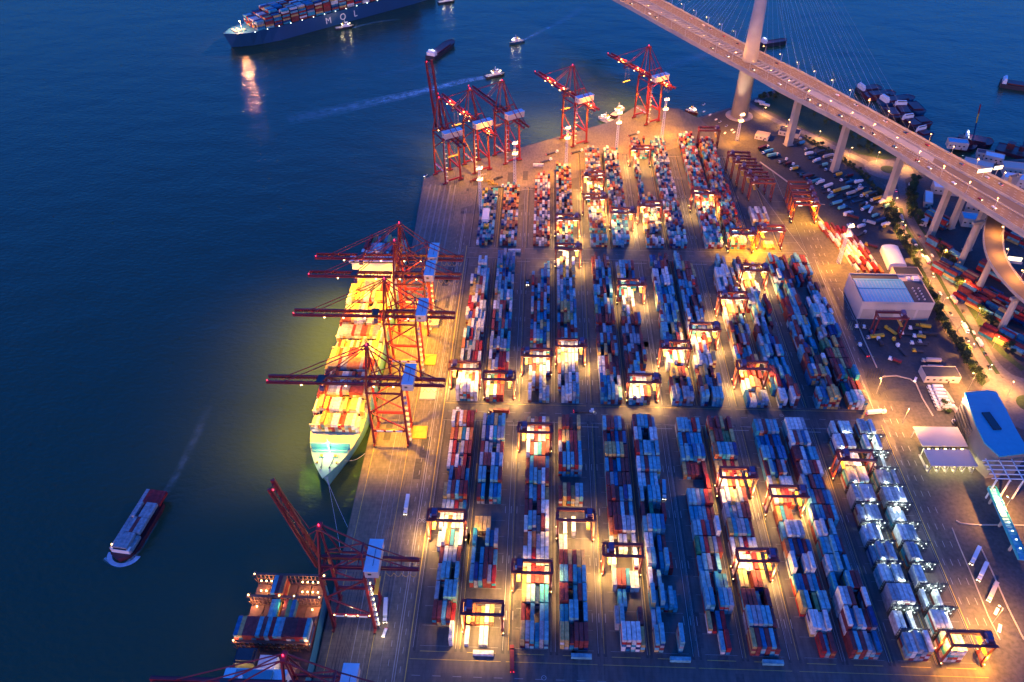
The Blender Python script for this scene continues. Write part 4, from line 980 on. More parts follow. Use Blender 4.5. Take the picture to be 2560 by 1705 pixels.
for j, (a_, b_) in enumerate((((2145, 232), (2200, 226)), ((2160, 246), (2235, 240)), ((2200, 262), (2282, 250)), ((2218, 276), (2240, 305)), ((2246, 270), (2268, 300)), ((2272, 262), (2300, 292)), ((2262, 304), (2300, 330)), ((2288, 300), (2318, 322)), ((2296, 335), (2322, 350)))):
    make_barge(a_, b_, 18, f'dark moored lighter, {ORD[j]} from the left in the unlit raft beyond the bridge', ('hulldark', 'hullred', 'hullblue')[j % 3], house=j % 2 == 0, name='moored_lighter', cat='barge')
fr, *_ = make_barge((1902, 116), (1966, 107), 12, 'lit ferry passing behind the bridge tower', 'hulldark', lit=True, name='ferry', cat='ferry', coam=False)
# wakes
def wake(pts, w0, w1, s0, s1, name='wake_foam'):
    P_ = [at(x, y, -5).to_2d() for x, y in pts]; P_ = [Vector(p) for p in smooth([tuple(p) for p in P_], 6)]; b = MB(); n = len(P_)
    prev = None
    for i, p in enumerate(P_):
        d = (P_[min(i + 1, n - 1)] - P_[max(i - 1, 0)]).normalized(); t = i / (n - 1); w_ = w0 + (w1 - w0) * t; nn = Vector((-d.y, d.x)); a_ = s0 + (s1 - s0) * t
        cur = [(p + nn * (w_ * (q / 4 - .5)), a_ * max(0.03, (1 - abs(q / 2 - 1) ** 2))) for q in range(5)]
        if prev:
            for q in range(4):
                b.quad([(*prev[q][0], -4.93), (*cur[q][0], -4.93), (*cur[q + 1][0], -4.93), (*prev[q + 1][0], -4.93)], (max(.01, (prev[q][1] + prev[q + 1][1]) / 2 * .999),) * 3)
        prev = cur
    o = b.build(name, M['wake']); o['kind'] = 'stuff'; return o
wake([(1222, 193), (1150, 205), (1040, 232), (900, 262), (720, 300)], 8, 34, 1.6, .06)
wake([(1226, 191), (1180, 197), (1120, 209)], 6, 14, 2.0, .1)
wake([(1300, 104), (1350, 80), (1410, 50), (1460, 15)], 5, 20, .7, .1)
wake([(400, 1250), (440, 1190), (490, 1090), (525, 1010)], 5, 9, .3, .02)
wake([(1900, 120), (1790, 130), (1640, 170), (1500, 185)], 10, 45, .4, .05)
wake([(1075, 155), (1010, 175), (940, 190)], 7, 18, .25, .03)
wake([(880, 70), (940, 55), (1000, 48)], 5, 10, .5, .05)
# bow foam of the barge
b = MB(); bowp = Vector((0, bL / 2, -4.9))
for q in range(18):
    a0, a1 = math.pi * q / 18, math.pi * (q + 1) / 18
    pts = []
    for rr, aa in ((8.2, a0), (11.5, a0), (11.5, a1), (8.2, a1)): x, y = on_barge(rr * math.cos(aa), bL / 2 - 7 + rr * .85 * math.sin(aa)); pts.append((x, y, -4.9))
    b.quad(pts, (.99, .99, .99))
o = b.build('bow_foam', M['foam']); o['kind'] = 'stuff'
wake([(262, 1395), (300, 1415), (340, 1385), (372, 1335), (392, 1300)], 3, 4, .8, .2)

# ================================================================== BRIDGE
ZD = 72.0
Lp = [(1380, -85), (1540.5, 0), (1752, 117), (1887, 189), (1959, 229.6), (2125.6, 315), (2247, 387), (2382, 472.6), (2560, 585), (2800, 740)]
Rp = [(1500, -80), (1657, 0), (1846, 101), (1960, 158), (2031, 193.5), (2202, 288), (2300, 342), (2410, 402), (2560, 477), (2800, 600)]
LW = [at(x, y, ZD).to_2d() for x, y in Lp]; RW = [at(x, y, ZD).to_2d() for x, y in Rp]
def resample(P_, n):
    d = [0]
    for i in range(len(P_) - 1): d.append(d[-1] + (P_[i + 1] - P_[i]).length)
    out = []
    for k in range(n + 1):
        s = d[-1] * k / n; i = max(j for j in range(len(d)) if d[j] <= s + 1e-9); i = min(i, len(P_) - 2)
        t = (s - d[i]) / (d[i + 1] - d[i]); out.append(P_[i].lerp(P_[i + 1], t))
    return out
NB = 60
LWs = resample([Vector(p) for p in smooth([tuple(p) for p in LW], 5)], NB); RWs = resample([Vector(p) for p in smooth([tuple(p) for p in RW], 5)], NB)
bridge = empty('cable_stayed_bridge', (0, 0, 0), 0, 'long lamp lit road bridge with round tower, piers and fan of cables', 'bridge')
def strip(b, f0, f1, z, k0, k1, m, th=0):
    for k in range(k0, k1):
        a0, a1 = LWs[k].lerp(RWs[k], f0), LWs[k].lerp(RWs[k], f1); c0, c1 = LWs[k + 1].lerp(RWs[k + 1], f0), LWs[k + 1].lerp(RWs[k + 1], f1)
        b.quad([(*a0, z), (*a1, z), (*c1, z), (*c0, z)][::-1], m=m)
        if th:
            b.quad([(*a0, z), (*c0, z), (*c0, z - th), (*a0, z - th)], m=m); b.quad([(*a1, z), (*a1, z - th), (*c1, z - th), (*c1, z)], m=m); b.quad([(*a0, z - th), (*c0, z - th), (*c1, z - th), (*a1, z - th)][::-1], m=m)
ktow = min(range(NB + 1), key=lambda k: ((LWs[k] + RWs[k]) / 2 - Vector((252, 968))).length)
kfull = ktow + 7
b = MB(); strip(b, 0, .38, ZD, 0, NB, M['conc'], 3.2); strip(b, .62, 1, ZD - .02, 0, NB, M['conc'], 3.2); strip(b, .38, .62, ZD - .5, kfull, NB, M['conc'], 2.5); b.build('deck_girder', None, bridge)
b = MB(); strip(b, .05, .35, ZD + .03, 0, NB, M['deckroad']); strip(b, .65, .95, ZD + .03, 0, NB, M['deckroad']); strip(b, .40, .60, ZD - .44, kfull + 12, NB, M['deckroad']); b.build('carriageway', None, bridge)
b = MB()
for f in (.012, .365, .635, .988, .045, .955):
    for k in range(NB):
        p, q = LWs[k].lerp(RWs[k], f), LWs[k + 1].lerp(RWs[k + 1], f); b.beam((*p, ZD + .6), (*q, ZD + .6), .5, 1.1)
b.build('parapet', M['conc'], bridge)
for k in range(0, kfull, 1):
    for sub in (0, .5):
        p = LWs[k].lerp(LWs[k + 1], sub); q = RWs[k].lerp(RWs[k + 1], sub)
        if abs(k - ktow) < 1: continue
        b = MB(); b.beam((*p.lerp(q, .36), ZD - 1.6), (*p.lerp(q, .64), ZD - 1.6), 3.2, 2.2); b.build('cross_girder', M['conc'], bridge)
b = MB()
for f in (.125, .2, .275, .725, .8, .875):
    for k in range(NB):
        for h in (0, .5):
            p = LWs[k].lerp(LWs[k + 1], h).lerp(RWs[k].lerp(RWs[k + 1], h), f); q = LWs[k].lerp(LWs[k + 1], h + .2).lerp(RWs[k].lerp(RWs[k + 1], h + .2), f); d = (q - p)
            n_ = Vector((-d.y, d.x)).normalized() * .2; b.quad([(*(p - n_), ZD + .06), (*(q - n_), ZD + .06), (*(q + n_), ZD + .06), (*(p + n_), ZD + .06)])
for f in (.30, .70):   # chevrons near the split
    for k in range(kfull + 9, NB - 12):
        for h in range(5):
            p = LWs[k].lerp(LWs[k + 1], h / 5).lerp(RWs[k].lerp(RWs[k + 1], h / 5), f); d = (LWs[k + 1] - LWs[k]).normalized(); n_ = Vector((-d.y, d.x))
            sg = 1 if f < .5 else -1
            b.quad([(*(p + n_ * 1.4), ZD + .06), (*(p + n_ * 1.4 + d * .7), ZD + .06), (*(p + d * (1.4 * sg + .7)), ZD + .06), (*(p + d * 1.4 * sg), ZD + .06)]); b.quad([(*(p - n_ * 1.4), ZD + .06), (*(p + d * 1.4 * sg), ZD + .06), (*(p + d * (1.4 * sg + .7)), ZD + .06), (*(p - n_ * 1.4 + d * .7), ZD + .06)])
b.build('lane_marking', M['line'], bridge)['kind'] = 'stuff'
TW = at(1850, 287); tc = Vector((250.5, 968, 0))
b = MB(); b.cyl((tc.x, tc.y, -1), (tc.x, tc.y, 175), 11.0, 6.2, n=28); b.cyl((tc.x, tc.y, 175), (tc.x, tc.y, 298), 6.0, 3.6, n=28); b.build('tower', M['conc'], bridge, smooth=True)
b = MB(); b.cyl((tc.x, tc.y, -.5), (tc.x, tc.y, 1.2), 17, n=28); b.build('tower_base', M['conc'], bridge)
for k in range(4, NB - 14, 1):
    if abs(k - ktow) < 3: continue
    for e in (LWs, RWs):
        far = abs(k - ktow); b = MB(); zt = 180 + min(1, far / 26) * 108; p = e[k].lerp(LWs[k] if e is RWs else RWs[k], .006)
        b.cyl((*p, ZD), (tc.x, tc.y, zt), .05, n=4); b.build('stay_cable', M['galv'], bridge)
for nm, bp, tw_ in (('p', (1970, 362), 5.2), ('p', (2085, 427), 5.0), ('p', (2215.7, 502), 4.8), ('p', (2325, 593), 4.2), ('p', (2376, 570), 3.8), ('p', (2417, 625), 4.2), ('p', (2470, 590), 4.0)):
    p = at(*bp); b = MB(); ang = R(24); n = 4
    for z0, w0, z1, w1 in ((0, tw_ * 1.15, 56, tw_), (56, tw_, ZD - 3.1, tw_ * 2.2)):
        d0 = [(sx * w0 * 1.15 / 1.0 * .62, sy * w0 * .5) for sx, sy in ((-1, -1), (1, -1), (1, 1), (-1, 1))]; d1 = [(sx * w1 * .62 * 1.15, sy * tw_ * .5) for sx, sy in ((-1, -1), (1, -1), (1, 1), (-1, 1))]
        rot = lambda x, y: (p.x + x * math.cos(ang) - y * math.sin(ang), p.y + x * math.sin(ang) + y * math.cos(ang))
        A = [rot(*q) for q in d0]; B = [rot(*q) for q in d1]
        for i in range(4):
            j = (i + 1) % 4; b.quad([(*A[i], z0), (*A[j], z0), (*B[j], z1), (*B[i], z1)])
    b.box((p.x, p.y, .6), (tw_ * 1.9, tw_ * 1.5, 1.2), ang); b.build('pier', M['conc'], bridge)
# bridge lamps (posts on both outer parapets)
for k in range(2, NB, 2):
    for side_, f, tip_ in ((0, .05, .12), (1, .95, .88)):
        if False: continue
        p = LWs[k].lerp(RWs[k], f); q = LWs[k].lerp(RWs[k], tip_); b = MB(); b.cyl((*p, ZD), (*p, ZD + 11), .16, n=6, m=M['galv']); b.beam((*p, ZD + 11), (*q, ZD + 11.4), .14, m=M['galv']); b.build('lamp_post', None, bridge)
        b = MB(); b.box((*q, ZD + 11.3), (.9, .35, .2), R(-60)); b.build('lamp_head', M['e_orange'], bridge)
        lamp('POINT', (*q, ZD + 12.5), K_BR, (1, .42, .07), bridge, size=.4, name='street_lamp_bulb')
lamp('SPOT', (tc.x - 16, tc.y - 26, 3), 90000, (1, .72, .45), bridge, (.12, .2, 1), 50, .7, 1.0, name='tower_uplight_bulb')
lamp('SPOT', (tc.x - 14, tc.y - 22, 74), 60000, (1, .72, .45), bridge, (.10, .17, 1), 45, .7, .6, name='tower_uplight_bulb')
for (px, py, w_) in ((2460, 431, 15), (2494, 424, 9)):
    p = at(px, py, ZD + 5); b = MB(); b.box((p.x, p.y, ZD + 7), (w_, .5, 3.5), R(15)); b.build('sign_face', M['e_sign'], bridge); b = MB(); b.box((p.x, p.y, ZD + 4), (.5, .5, 8)); b.build('sign_post', M['galv'], bridge)
# vehicles on the deck
def make_car(name, loc, rz, col, label, L=4.6, lights=True, cat='car', group=None):
    r = empty(name, loc, rz, label, cat, group); b = MB(); w_ = 1.85
    b.box((0, 0, .72), (w_, L, .62)); b.box((0, L * .38, .9), (w_ * .96, L * .2, .3)); b.build('body', col, r)
    b = MB(); k = len(b.v)
    pts = [(-w_ / 2 * .94, -L * .42, 1.03), (w_ / 2 * .94, -L * .42, 1.03), (w_ / 2 * .94, L * .22, 1.03), (-w_ / 2 * .94, L * .22, 1.03), (-w_ / 2 * .8, -L * .32, 1.5), (w_ / 2 * .8, -L * .32, 1.5), (w_ / 2 * .8, L * .08, 1.5), (-w_ / 2 * .8, L * .08, 1.5)]
    for f in ((4, 5, 6, 7), (0, 1, 5, 4), (1, 2, 6, 5), (2, 3, 7, 6), (3, 0, 4, 7)): b.quad([pts[i] for i in f])
    b.build('cabin', col if random.random() < .7 else M['glass'], r)
    b = MB()
    for sx in (-1, 1):
        for sy in (-1, 1): b.cyl((sx * w_ * .42, sy * L * .31, .34), (sx * w_ * .5, sy * L * .31, .34), .34, n=8)
    b.build('wheel', M['tyre'], r)
    if lights:
        b = MB(); b.box((-.6, L / 2 + .03, .75), (.35, .1, .25)); b.box((.6, L / 2 + .03, .75), (.35, .1, .25)); b.build('headlight', M['e_warm'], r)
        b = MB(); b.box((-.65, -L / 2 - .03, .85), (.3, .1, .2)); b.box((.65, -L / 2 - .03, .85), (.3, .1, .2)); b.build('tail_light', M['e_red'], r)
    return r
paints = [M['white'], M['white'], M['hulldark'], M['red'], M['galv'], M['hullblue'], M['steel']]
def pick(): return random.choice(paints)
PN = {M['white']: 'white', M['hulldark']: 'black', M['red']: 'red', M['galv']: 'silver', M['hullblue']: 'blue', M['steel']: 'grey', M['yellow']: 'yellow', M['hullgreen']: 'green', M['hullteal']: 'teal', M['conc']: 'beige', M['wall']: 'cream'}
spots = [(1700, 48), (1712, 46), (1738, 64), (1760, 76), (1783, 98), (1838, 104), (1790, 118), (2010, 240), (2065, 258), (2090, 276), (2225, 312), (2278, 350), (2290, 380), (2420, 428), (2530, 484), (2500, 470), (1600, 10), (1640, 35), (1668, 38), (1815, 140), (1860, 172), (1950, 200), (2040, 262), (2130, 265), (2150, 310), (2180, 330), (2250, 360), (2330, 400), (2350, 380), (2390, 440), (2450, 480), (2480, 505), (1930, 170), (2100, 248)]
for j, (px, py) in enumerate(sorted(spots)):
    p = at(px, py, ZD + .03); k = min(range(NB), key=lambda q: ((LWs[q] + RWs[q]) / 2 - p.to_2d()).length); d = (LWs[k + 1] - LWs[k]); c = pick()
    fr_ = (p.to_2d() - LWs[k]).length / (RWs[k] - LWs[k]).length; fr_ = min(fr_, 1)
    rz = math.atan2(-d.x, d.y) + (math.pi if fr_ > .5 else 0)
    q = LWs[k].lerp(RWs[k], .16 if fr_ < .5 else .84)
    make_car('car', (q.x, q.y, ZD + .03), rz, c, f'{PN[c]} car driving on the bridge deck, {ORD[j]} from the far end', group='cars on the bridge')
# slip road viaduct
VC = [(Vector(at(x, y, z).to_2d()), z) for x, y, z in ((2510, 500, 60), (2487, 560, 57), (2484, 610, 54), (2498, 655, 50), (2530, 700, 46), (2575, 745, 42), (2660, 810, 38))]
vp = [Vector(p) for p in smooth([(*p, z) for p, z in VC], 5)]
via = empty('slip_road_viaduct', (0, 0, 0), 0, 'curved lamp lit slip road viaduct dropping from under the bridge, right edge', 'viaduct')
b = MB(); rd = MB(); pp = MB(); prev = None
for i, p in enumerate(vp):
    d = (vp[min(i + 1, len(vp) - 1)] - vp[max(i - 1, 0)]); d.z = 0; d.normalize(); n_ = Vector((-d.y, d.x, 0)); cur = (p + n_ * 8.0, p - n_ * 8.0)
    if prev:
        a0, a1, c0, c1 = prev[0], prev[1], cur[0], cur[1]; dn = Vector((0, 0, 1.8))
        b.quad([a0, a1, c1, c0]); b.quad([a0, c0, c0 - dn, a0 - dn]); b.quad([a1, a1 - dn, c1 - dn, c1]); b.quad([a0 - dn, c0 - dn, c1 - dn, a1 - dn])
        u = Vector((0, 0, .04)); sh_ = lambda x, t, A, B: A.lerp(B, t) + u
        rd.quad([a0.lerp(a1, .06) + u, a0.lerp(a1, .94) + u, c0.lerp(c1, .94) + u, c0.lerp(c1, .06) + u])
        for e0, e1 in ((a0, c0), (a1, c1)): pp.beam(e0 + Vector((0, 0, .5)), e1 + Vector((0, 0, .5)), .4, 1.0)
    prev = cur
b.build('deck_girder', M['conc'], via); rd.build('carriageway', M['deckroad'], via); pp.build('parapet', M['conc'], via)
for i, (bp, z) in enumerate((((2442, 730), 44), ((2499, 829), 40), ((2400, 660), 50))):
    p = at(*bp); b = MB(); b.cyl((p.x, p.y, 0), (p.x, p.y, z - 4), 3.0, 2.6, n=12); b.box((p.x, p.y, z - 3), (12, 3.2, 2.4), R(20)); b.build('pier', M['conc'], via)
for i in (8, 14, 20, 26):
    p = vp[min(i, len(vp) - 1)]; b = MB(); b.cyl((p.x + 6.2, p.y, p.z), (p.x + 6.2, p.y, p.z + 10), .16, n=6); b.build('lamp_post', M['galv'], via); b = MB(); b.box((p.x + 4.6, p.y, p.z + 10), (1.2, .5, .25)); b.build('lamp_head', M['e_orange'], via)
    lamp('SPOT', (p.x + 4.2, p.y, p.z + 9.8), K_BR * 2.0, (1, .43, .09), via, (0, 0, -1), 150, .6, .4, name='street_lamp_bulb')
p = at(2535, 652, 50); b = MB(); b.box((p.x, p.y, 52), (11, .6, 3.6), R(-12)); b.build('sign_face', M['e_sign'], via); b = MB(); b.box((p.x, p.y, 48.6), (14, .4, 2.4), R(-12)); b.build('sign_frame', M['galv'], via)

# ================================================================== BUILDINGS
# workshop
wk = empty('workshop_building', (313, 580, 0), 0, 'big workshop with blue roof and pink lit wall behind a lone crane', 'building')
b = MB(); b.box((0, 0, 9), (62, 42, 18)); b.build('wall', M['wall'], wk)
b = MB(); b.box((-8, -5, 19.2), (43, 31, .8)); b.box((-8, 13, 18.6), (43, 2.5, .6)); b.box((-8, -1, 19.8), (43, 1, .4)); b.build('blue_roof', M['blueroof'], wk)
b = MB()
for i in range(14): b.box((-28 + 3.05 * i, -5, 19.68), (.18, 30.6, .16))
b.build('roof_seam', M['galv'], wk)
b = MB(); b.box((22.5, -4, 18.4), (16.5, 31, .8)); b.box((-9, 16.8, 18.4), (42, 7.6, .6)); b.build('dark_roof', M['darkroof'], wk)
for i in range(10):
    b = MB(); b.cyl((19 + (i % 2) * 5, -16 + (i // 2) * 4, 18.8), (19 + (i % 2) * 5, -16 + (i // 2) * 4, 20), .7, n=8); b.build('roof_vent', M['galv'], wk)
for x in (-23, -6, 12, 25):
    b = MB(); b.box((x, -21.1, 6), (11, .2, 11)); b.build('roller_door', M['conc'], wk)
b = MB()
for s_ in ((0, 21, 62, .5), (0, -21, 62, .5)): b.box((s_[0], s_[1], 18.9), (s_[2], .5, 1.6))
for x in (-31, 31): b.box((x, 0, 18.85), (.5, 41.4, 1.5))
b.build('roof_edge', M['wall'], wk)
b = MB(); b.box((26, 14, 20), (5, 5, 2.6)); b.box((20, 15, 19.6), (3, 3, 1.8)); b.build('plant_unit', M['white'], wk)
def shed(name, loc, rz, size, label, wall='wall', roof='darkroof', extras=True, cat='building', flat=True):
    r = empty(name, loc, rz, label, cat); w_, l_, h_ = size; b = MB(); b.box((0, 0, h_ / 2), (w_, l_, h_)); b.build('wall', M[wall], r)
    if flat:
        b = MB(); b.box((0, 0, h_ + .15), (w_ - .8, l_ - .8, .3)); b.build('roof', M[roof], r)
        b = MB()
        for sx in (-1, 1): b.box((sx * (w_ / 2 - .12), 0, h_ + .4), (.25, l_, .8)); b.box((0, sx * (l_ / 2 - .12), h_ + .4), (w_ - .5, .25, .8))
        b.build('roof_edge', M[wall], r)
    else:
        b = MB(); n = 8
        for k in range(n):
            a0, a1 = math.pi * k / n, math.pi * (k + 1) / n; x0, z0, x1, z1 = -math.cos(a0) * w_ / 2, math.sin(a0) * w_ * .16, -math.cos(a1) * w_ / 2, math.sin(a1) * w_ * .16
            b.quad([(x0, -l_ / 2, h_ + z0), (x1, -l_ / 2, h_ + z1), (x1, l_ / 2, h_ + z1), (x0, l_ / 2, h_ + z0)])
            for sy in (-1, 1): b.quad([(x0, sy * l_ / 2, h_), (x1, sy * l_ / 2, h_), (x1, sy * l_ / 2, h_ + z1), (x0, sy * l_ / 2, h_ + z0)])
        b.build('roof', M[roof], r)
    if extras:
        b = MB()
        for k in range(max(2, int(w_ / 5))): b.box((-w_ / 2 + 2.5 + k * 5, -l_ / 2 - .06, h_ * .55), (2, .12, 1.4))
        b.build('window', M['glass'], r)
        b = MB(); b.box((w_ * .2, -l_ / 2 - .08, 1.1), (1.2, .16, 2.2)); b.build('door', M['steel'], r)
    return r
shed('storage_tent', (342, 650, 0), R(-4), (16, 32, 6), 'white barrel roofed storage tent beside the highway hedge', 'white', 'roofw', False, flat=False)
shed('dark_roofed_office', (345, 622, 0), 0, (24, 15, 7), 'low dark roofed building between white tent and blue roofed workshop')
p = at(2350, 952); shed('portable_office', (p.x, p.y + 4, 0), 0, (28, 13, 6), 'long low office with dark flat roof and cream front beside parked vans')
p = at(1990, 338); shed('site_office', (p.x - 8, p.y + 2, 0), R(-25), (24, 14, 5), 'dark roofed site office by the bridge tower')
p = at(1905, 345); shed('site_store', (p.x, p.y, 0), R(-25), (16, 12, 5), 'pale flat roofed store left of the site office', roof='conc')
for j, (px, py, w_, l_, h_, c_) in enumerate(((2390, 368, 22, 12, 8, 'blueroof'), (2460, 392, 18, 10, 6, 'dred'), (2482, 402, 20, 12, 7, 'roofw'), (2530, 430, 24, 16, 8, 'wall'), (2535, 460, 26, 14, 9, 'roofw'), (2440, 425, 30, 14, 9, 'wall'), (2360, 480, 26, 14, 8, 'roofw'), (2375, 455, 18, 12, 6, 'conc'), (2440, 530, 22, 16, 12, 'roofw'), (2425, 560, 20, 14, 9, 'blueroof'), (2318, 505, 8, 26, 6, 'roofw'), (2310, 555, 7, 18, 5, 'roofw'))):
    p = at(px, py); shed('waterfront_shed', (p.x, p.y, 0), R(-12 - (j % 3) * 8), (w_, l_, h_), f'waterfront shed beyond the bridge, {ORD[j]} counted outward from the shore', roof=c_)['group'] = 'sheds beyond the bridge'
# gate canopy
gc = empty('gate_canopy', (298, 402, 0), R(1), 'double pale gate canopy over lit truck lanes left of curved blue building', 'canopy')
b = MB(); b.box((0, 8.5, 9.6), (33, 19, .8)); b.build('upper_roof', M['wall'], gc); b = MB(); b.box((0, -11.5, 8.9), (33, 15.5, .8)); b.build('lower_roof', M['wall'], gc)
for x in (-15.5, -9, -3, 3, 9, 15.5):
    b = MB()
    for y in (-18, -2.5, 16): b.box((x, y, 4.4), (.5, .5, 8.8))
    b.box((x, -9, .25), (1.6, 16, .3)); b.box((x, -14, 1.5), (1.5, 2.4, 2.4)); b.build('lane_island', M['galv'], gc)
b = MB()
for x in (-12, -6, 0, 6, 12): b.box((x, -17, 8.35), (1.6, .5, .25)); b.box((x, -2.6, 8.5), (1.6, .5, .25))
b.build('canopy_lamp', M['e_yel'], gc)
for x in (-12, -4, 4, 12): lamp('POINT', (x, -15.5, 7.2), 2600, (1, .86, .32), gc, size=.4)
for y in (-2, 12): lamp('POINT', (-17.5, y, 6.5), 1600, (1, .86, .32), gc, size=.4)
# curved blue building
cb = empty('headquarters_building', (335, 415, 0), 0, 'office block with large curving deep blue roof beside the gate canopy', 'building')
fp = pxp([(2412, 980), (2470, 974), (2492, 978), (2515, 1020), (2540, 1070), (2575, 1130), (2500, 1140), (2462, 1105), (2440, 1060)], 26)
fp = [(x - 335, y - 415) for x, y in fp]
b = MB(); b.prism([(x * .96, y * .96) for x, y in fp], 0, 24.5); b.build('wall', M['concd'], cb)
b = MB(); n = len(fp); b.prism(fp, 24.6, 25.6); b.build('roof', M['blueroof2'], cb)
b = MB(); q = at(2480, 1050, 27); b.box((q.x - 335, q.y - 415, 26.1), (6, 17, .9), R(6)); b.build('skylight', M['glass'], cb)
b = MB(); q = at(2530, 1175, 20)
for k in range(5): b.box((q.x - 335 - 2, q.y - 415 - 8 + 4 * k, 20), (30, .5, .6))
for k in range(4): b.box((q.x - 335 - 14 + 9 * k, q.y - 415, 20), (.6, 20, .6)); b.box((q.x - 335 - 14 + 9 * k, q.y - 415 - 9, 10), (.8, .8, 20))
b.build('pergola_frame', M['white'], cb)
b = MB()
for fl in range(6): b.box((-18.5, 5, 3 + 3.8 * fl), (.2, 30, 1.6), R(-8))
b.build('window', M['glass'], cb)
p = at(2410, 998, 22); b = MB(); b.box((p.x - 335, p.y - 415, 22), (1.4, 1.2, .8)); b.build('wall_floodlight', M['e_orange'], cb)
lamp('POINT', (p.x - 335 - 4, p.y - 415 - 3, 24), 60000, (1, .47, .2), cb, size=.6)
# ship hatch covers laid on the apron
for j, (px, py, c_, n_) in enumerate(((1080, 808, 'deckcream', 3), (1072, 900, 'yellow', 1), (1048, 1082, 'yellow', 1), (1070, 985, 'deckcream', 1))):
    q = at(px, py); hc = empty('hatch_cover', (q.x, q.y, .02), 0, ('pale stacked ship hatch covers', 'yellow ship hatch cover', 'yellow ship hatch cover nearer the camera', 'pale ship hatch cover')[j] + ' lying on the apron right of the quay cranes', 'hatch cover', 'hatch covers on the apron')
    for t in range(n_):
        b = MB(); b.box((0, 0, .5 + 1.1 * t), (12.4, 12.8, .9))
        for u in range(5): b.box((-5 + 2.5 * u, 0, 1.0 + 1.1 * t), (.25, 12.4, .12))
        b.build('panel', M[c_], hc)
# customs gate posts & long trailer row west of HQ
# footbridge
f0, f1 = at(2478, 1222, 9), at(2556, 1400, 9); fb = empty('footbridge', (0, 0, 0), 0, 'blue covered footbridge with row of lamps crossing the gate plaza', 'footbridge')
d = (f1 - f0); n_ = Vector((-d.y, d.x, 0)).normalized()
b = MB(); b.beam(f0, f1, 5.5, .8); b.build('walkway', M['blueroof'], fb); b = MB()
for s_ in (-1, 1): b.beam(f0 + n_ * 2.7 * s_ + Vector((0, 0, 1.4)), f1 + n_ * 2.7 * s_ + Vector((0, 0, 1.4)), .3, 2.0)
for k in range(24): q = f0 + d * (k / 24); b.beam(q + n_ * 2.6 + Vector((0, 0, 2.5)), q - n_ * 2.6 + Vector((0, 0, 2.5)), .3)
b.build('side_truss', M['blueroof2'], fb)
for k in range(3): q = f0 + d * ((k + .3) / 3); b = MB(); b.box((q.x, q.y, 4.2), (1.2, 1.2, 8.4)); b.build('pier', M['conc'], fb)
for k in range(8): q = f0 + d * ((k + .5) / 8.5) + Vector((0, 0, 3.0)); b = MB(); b.box(q, (1.2, .6, .25)); b.build('lamp', M['e_cool'], fb)
# street lamps along highway
def street_lamp(loc, rz, label, h=11, pw=1.0):
    r = empty('street_lamp', loc, rz, label, 'street lamp', 'street lamps outside the terminal'); b = MB(); b.cyl((0, 0, 0), (0, 0, h), .14, .09, n=6); b.beam((0, 0, h), (2.2, 0, h + .4), .1); b.build('post', M['galv'], r)
    b = MB(); b.box((2.4, 0, h + .35), (1.2, .45, .22)); b.build('lamp_head', M['e_orange'], r); lamp('SPOT', (2.4, 0, h), K_ST * pw, (1, .41, .07), r, (0, 0, -1), 155, .5, .4, name='street_lamp_bulb')
slp = [(1905, 290), (1965, 322), (2045, 352), (2120, 392), (2190, 405), (2262, 420), (2232, 520), (2256, 590), (2290, 650), (2322, 712), (2352, 770), (2390, 832), (2425, 890), (2462, 940), (2520, 985), (2350, 650), (2400, 730), (2440, 800), (2480, 870)]
for j, (px, py) in enumerate(slp): street_lamp(at(px, py), R((j * 37) % 90), f'orange street lamp, {ORD[j]} along the roads from the bridge tower')
# extra plaza lamps (photo shows pools of light round the gate)
for j, (px, py, lb) in enumerate(((2500, 1290, 'tall street lamp on the gate plaza right of footbridge'), (2480, 1560, 'tall street lamp beside lorries at lower right'), (2420, 975, 'street lamp at the corner of curved blue building'), (2190, 985, 'street lamp at the truck yard mouth'), (2255, 1060, 'street lamp left of the gate canopy'))):
    street_lamp(at(px, py), R(120 + 30 * j), lb, 18, 2.6)

# ================================================================== VEHICLES ON THE GROUND
def make_truck(loc, rz, cab, boxm, label, boxed=True, lights=True, group=None, L=12.2, bh=2.6, name='articulated_lorry'):
    r = empty(name, loc, rz, label, 'lorry', group)
    b = MB(); b.box((0, L / 2 + 1.9, 1.9), (2.4, 2.2, 2.5)); b.box((0, L / 2 + .2, .9), (2.2, 2.2, .4)); b.build('cab', cab, r)
    b = MB(); b.box((0, L / 2 + 3.02, 2.3), (2.1, .06, .9)); b.build('windscreen', M['glass'], r)
    b = MB(); b.box((0, -.4, 1.15), (2.4, L, .35)); b.build('trailer', M['steel'], r)
    if boxed:
        b = MB(); b.box((0, -.4, 1.36 + bh / 2), (2.44, L, bh)); 
        for k in range(int(L / 1.2)): b.box((0, -.4 - L / 2 + .8 + 1.15 * k, 1.36 + bh), (2.2, .1, .06))
        b.build('cargo_body', boxm, r)
    b = MB()
    for sx in (-1, 1):
        for y in (L / 2 + 2.2, L / 2 - .6, -L / 2 + .6, -L / 2 + 1.9): b.cyl((sx * .8, y, .5), (sx * 1.2, y, .5), .5, n=8)
    b.build('wheel', M['tyre'], r)
    if lights:
        b = MB()
        for sx in (-1, 1): b.box((sx * .9, L / 2 + 3.05, .95), (.4, .1, .3))
        b.build('headlight', M['e_warm'], r)
        b = MB()
        for sx in (-1, 1): b.box((sx * .9, -L / 2 - .45, .95), (.35, .1, .25))
        b.build('tail_light', M['e_red'], r)
    return r
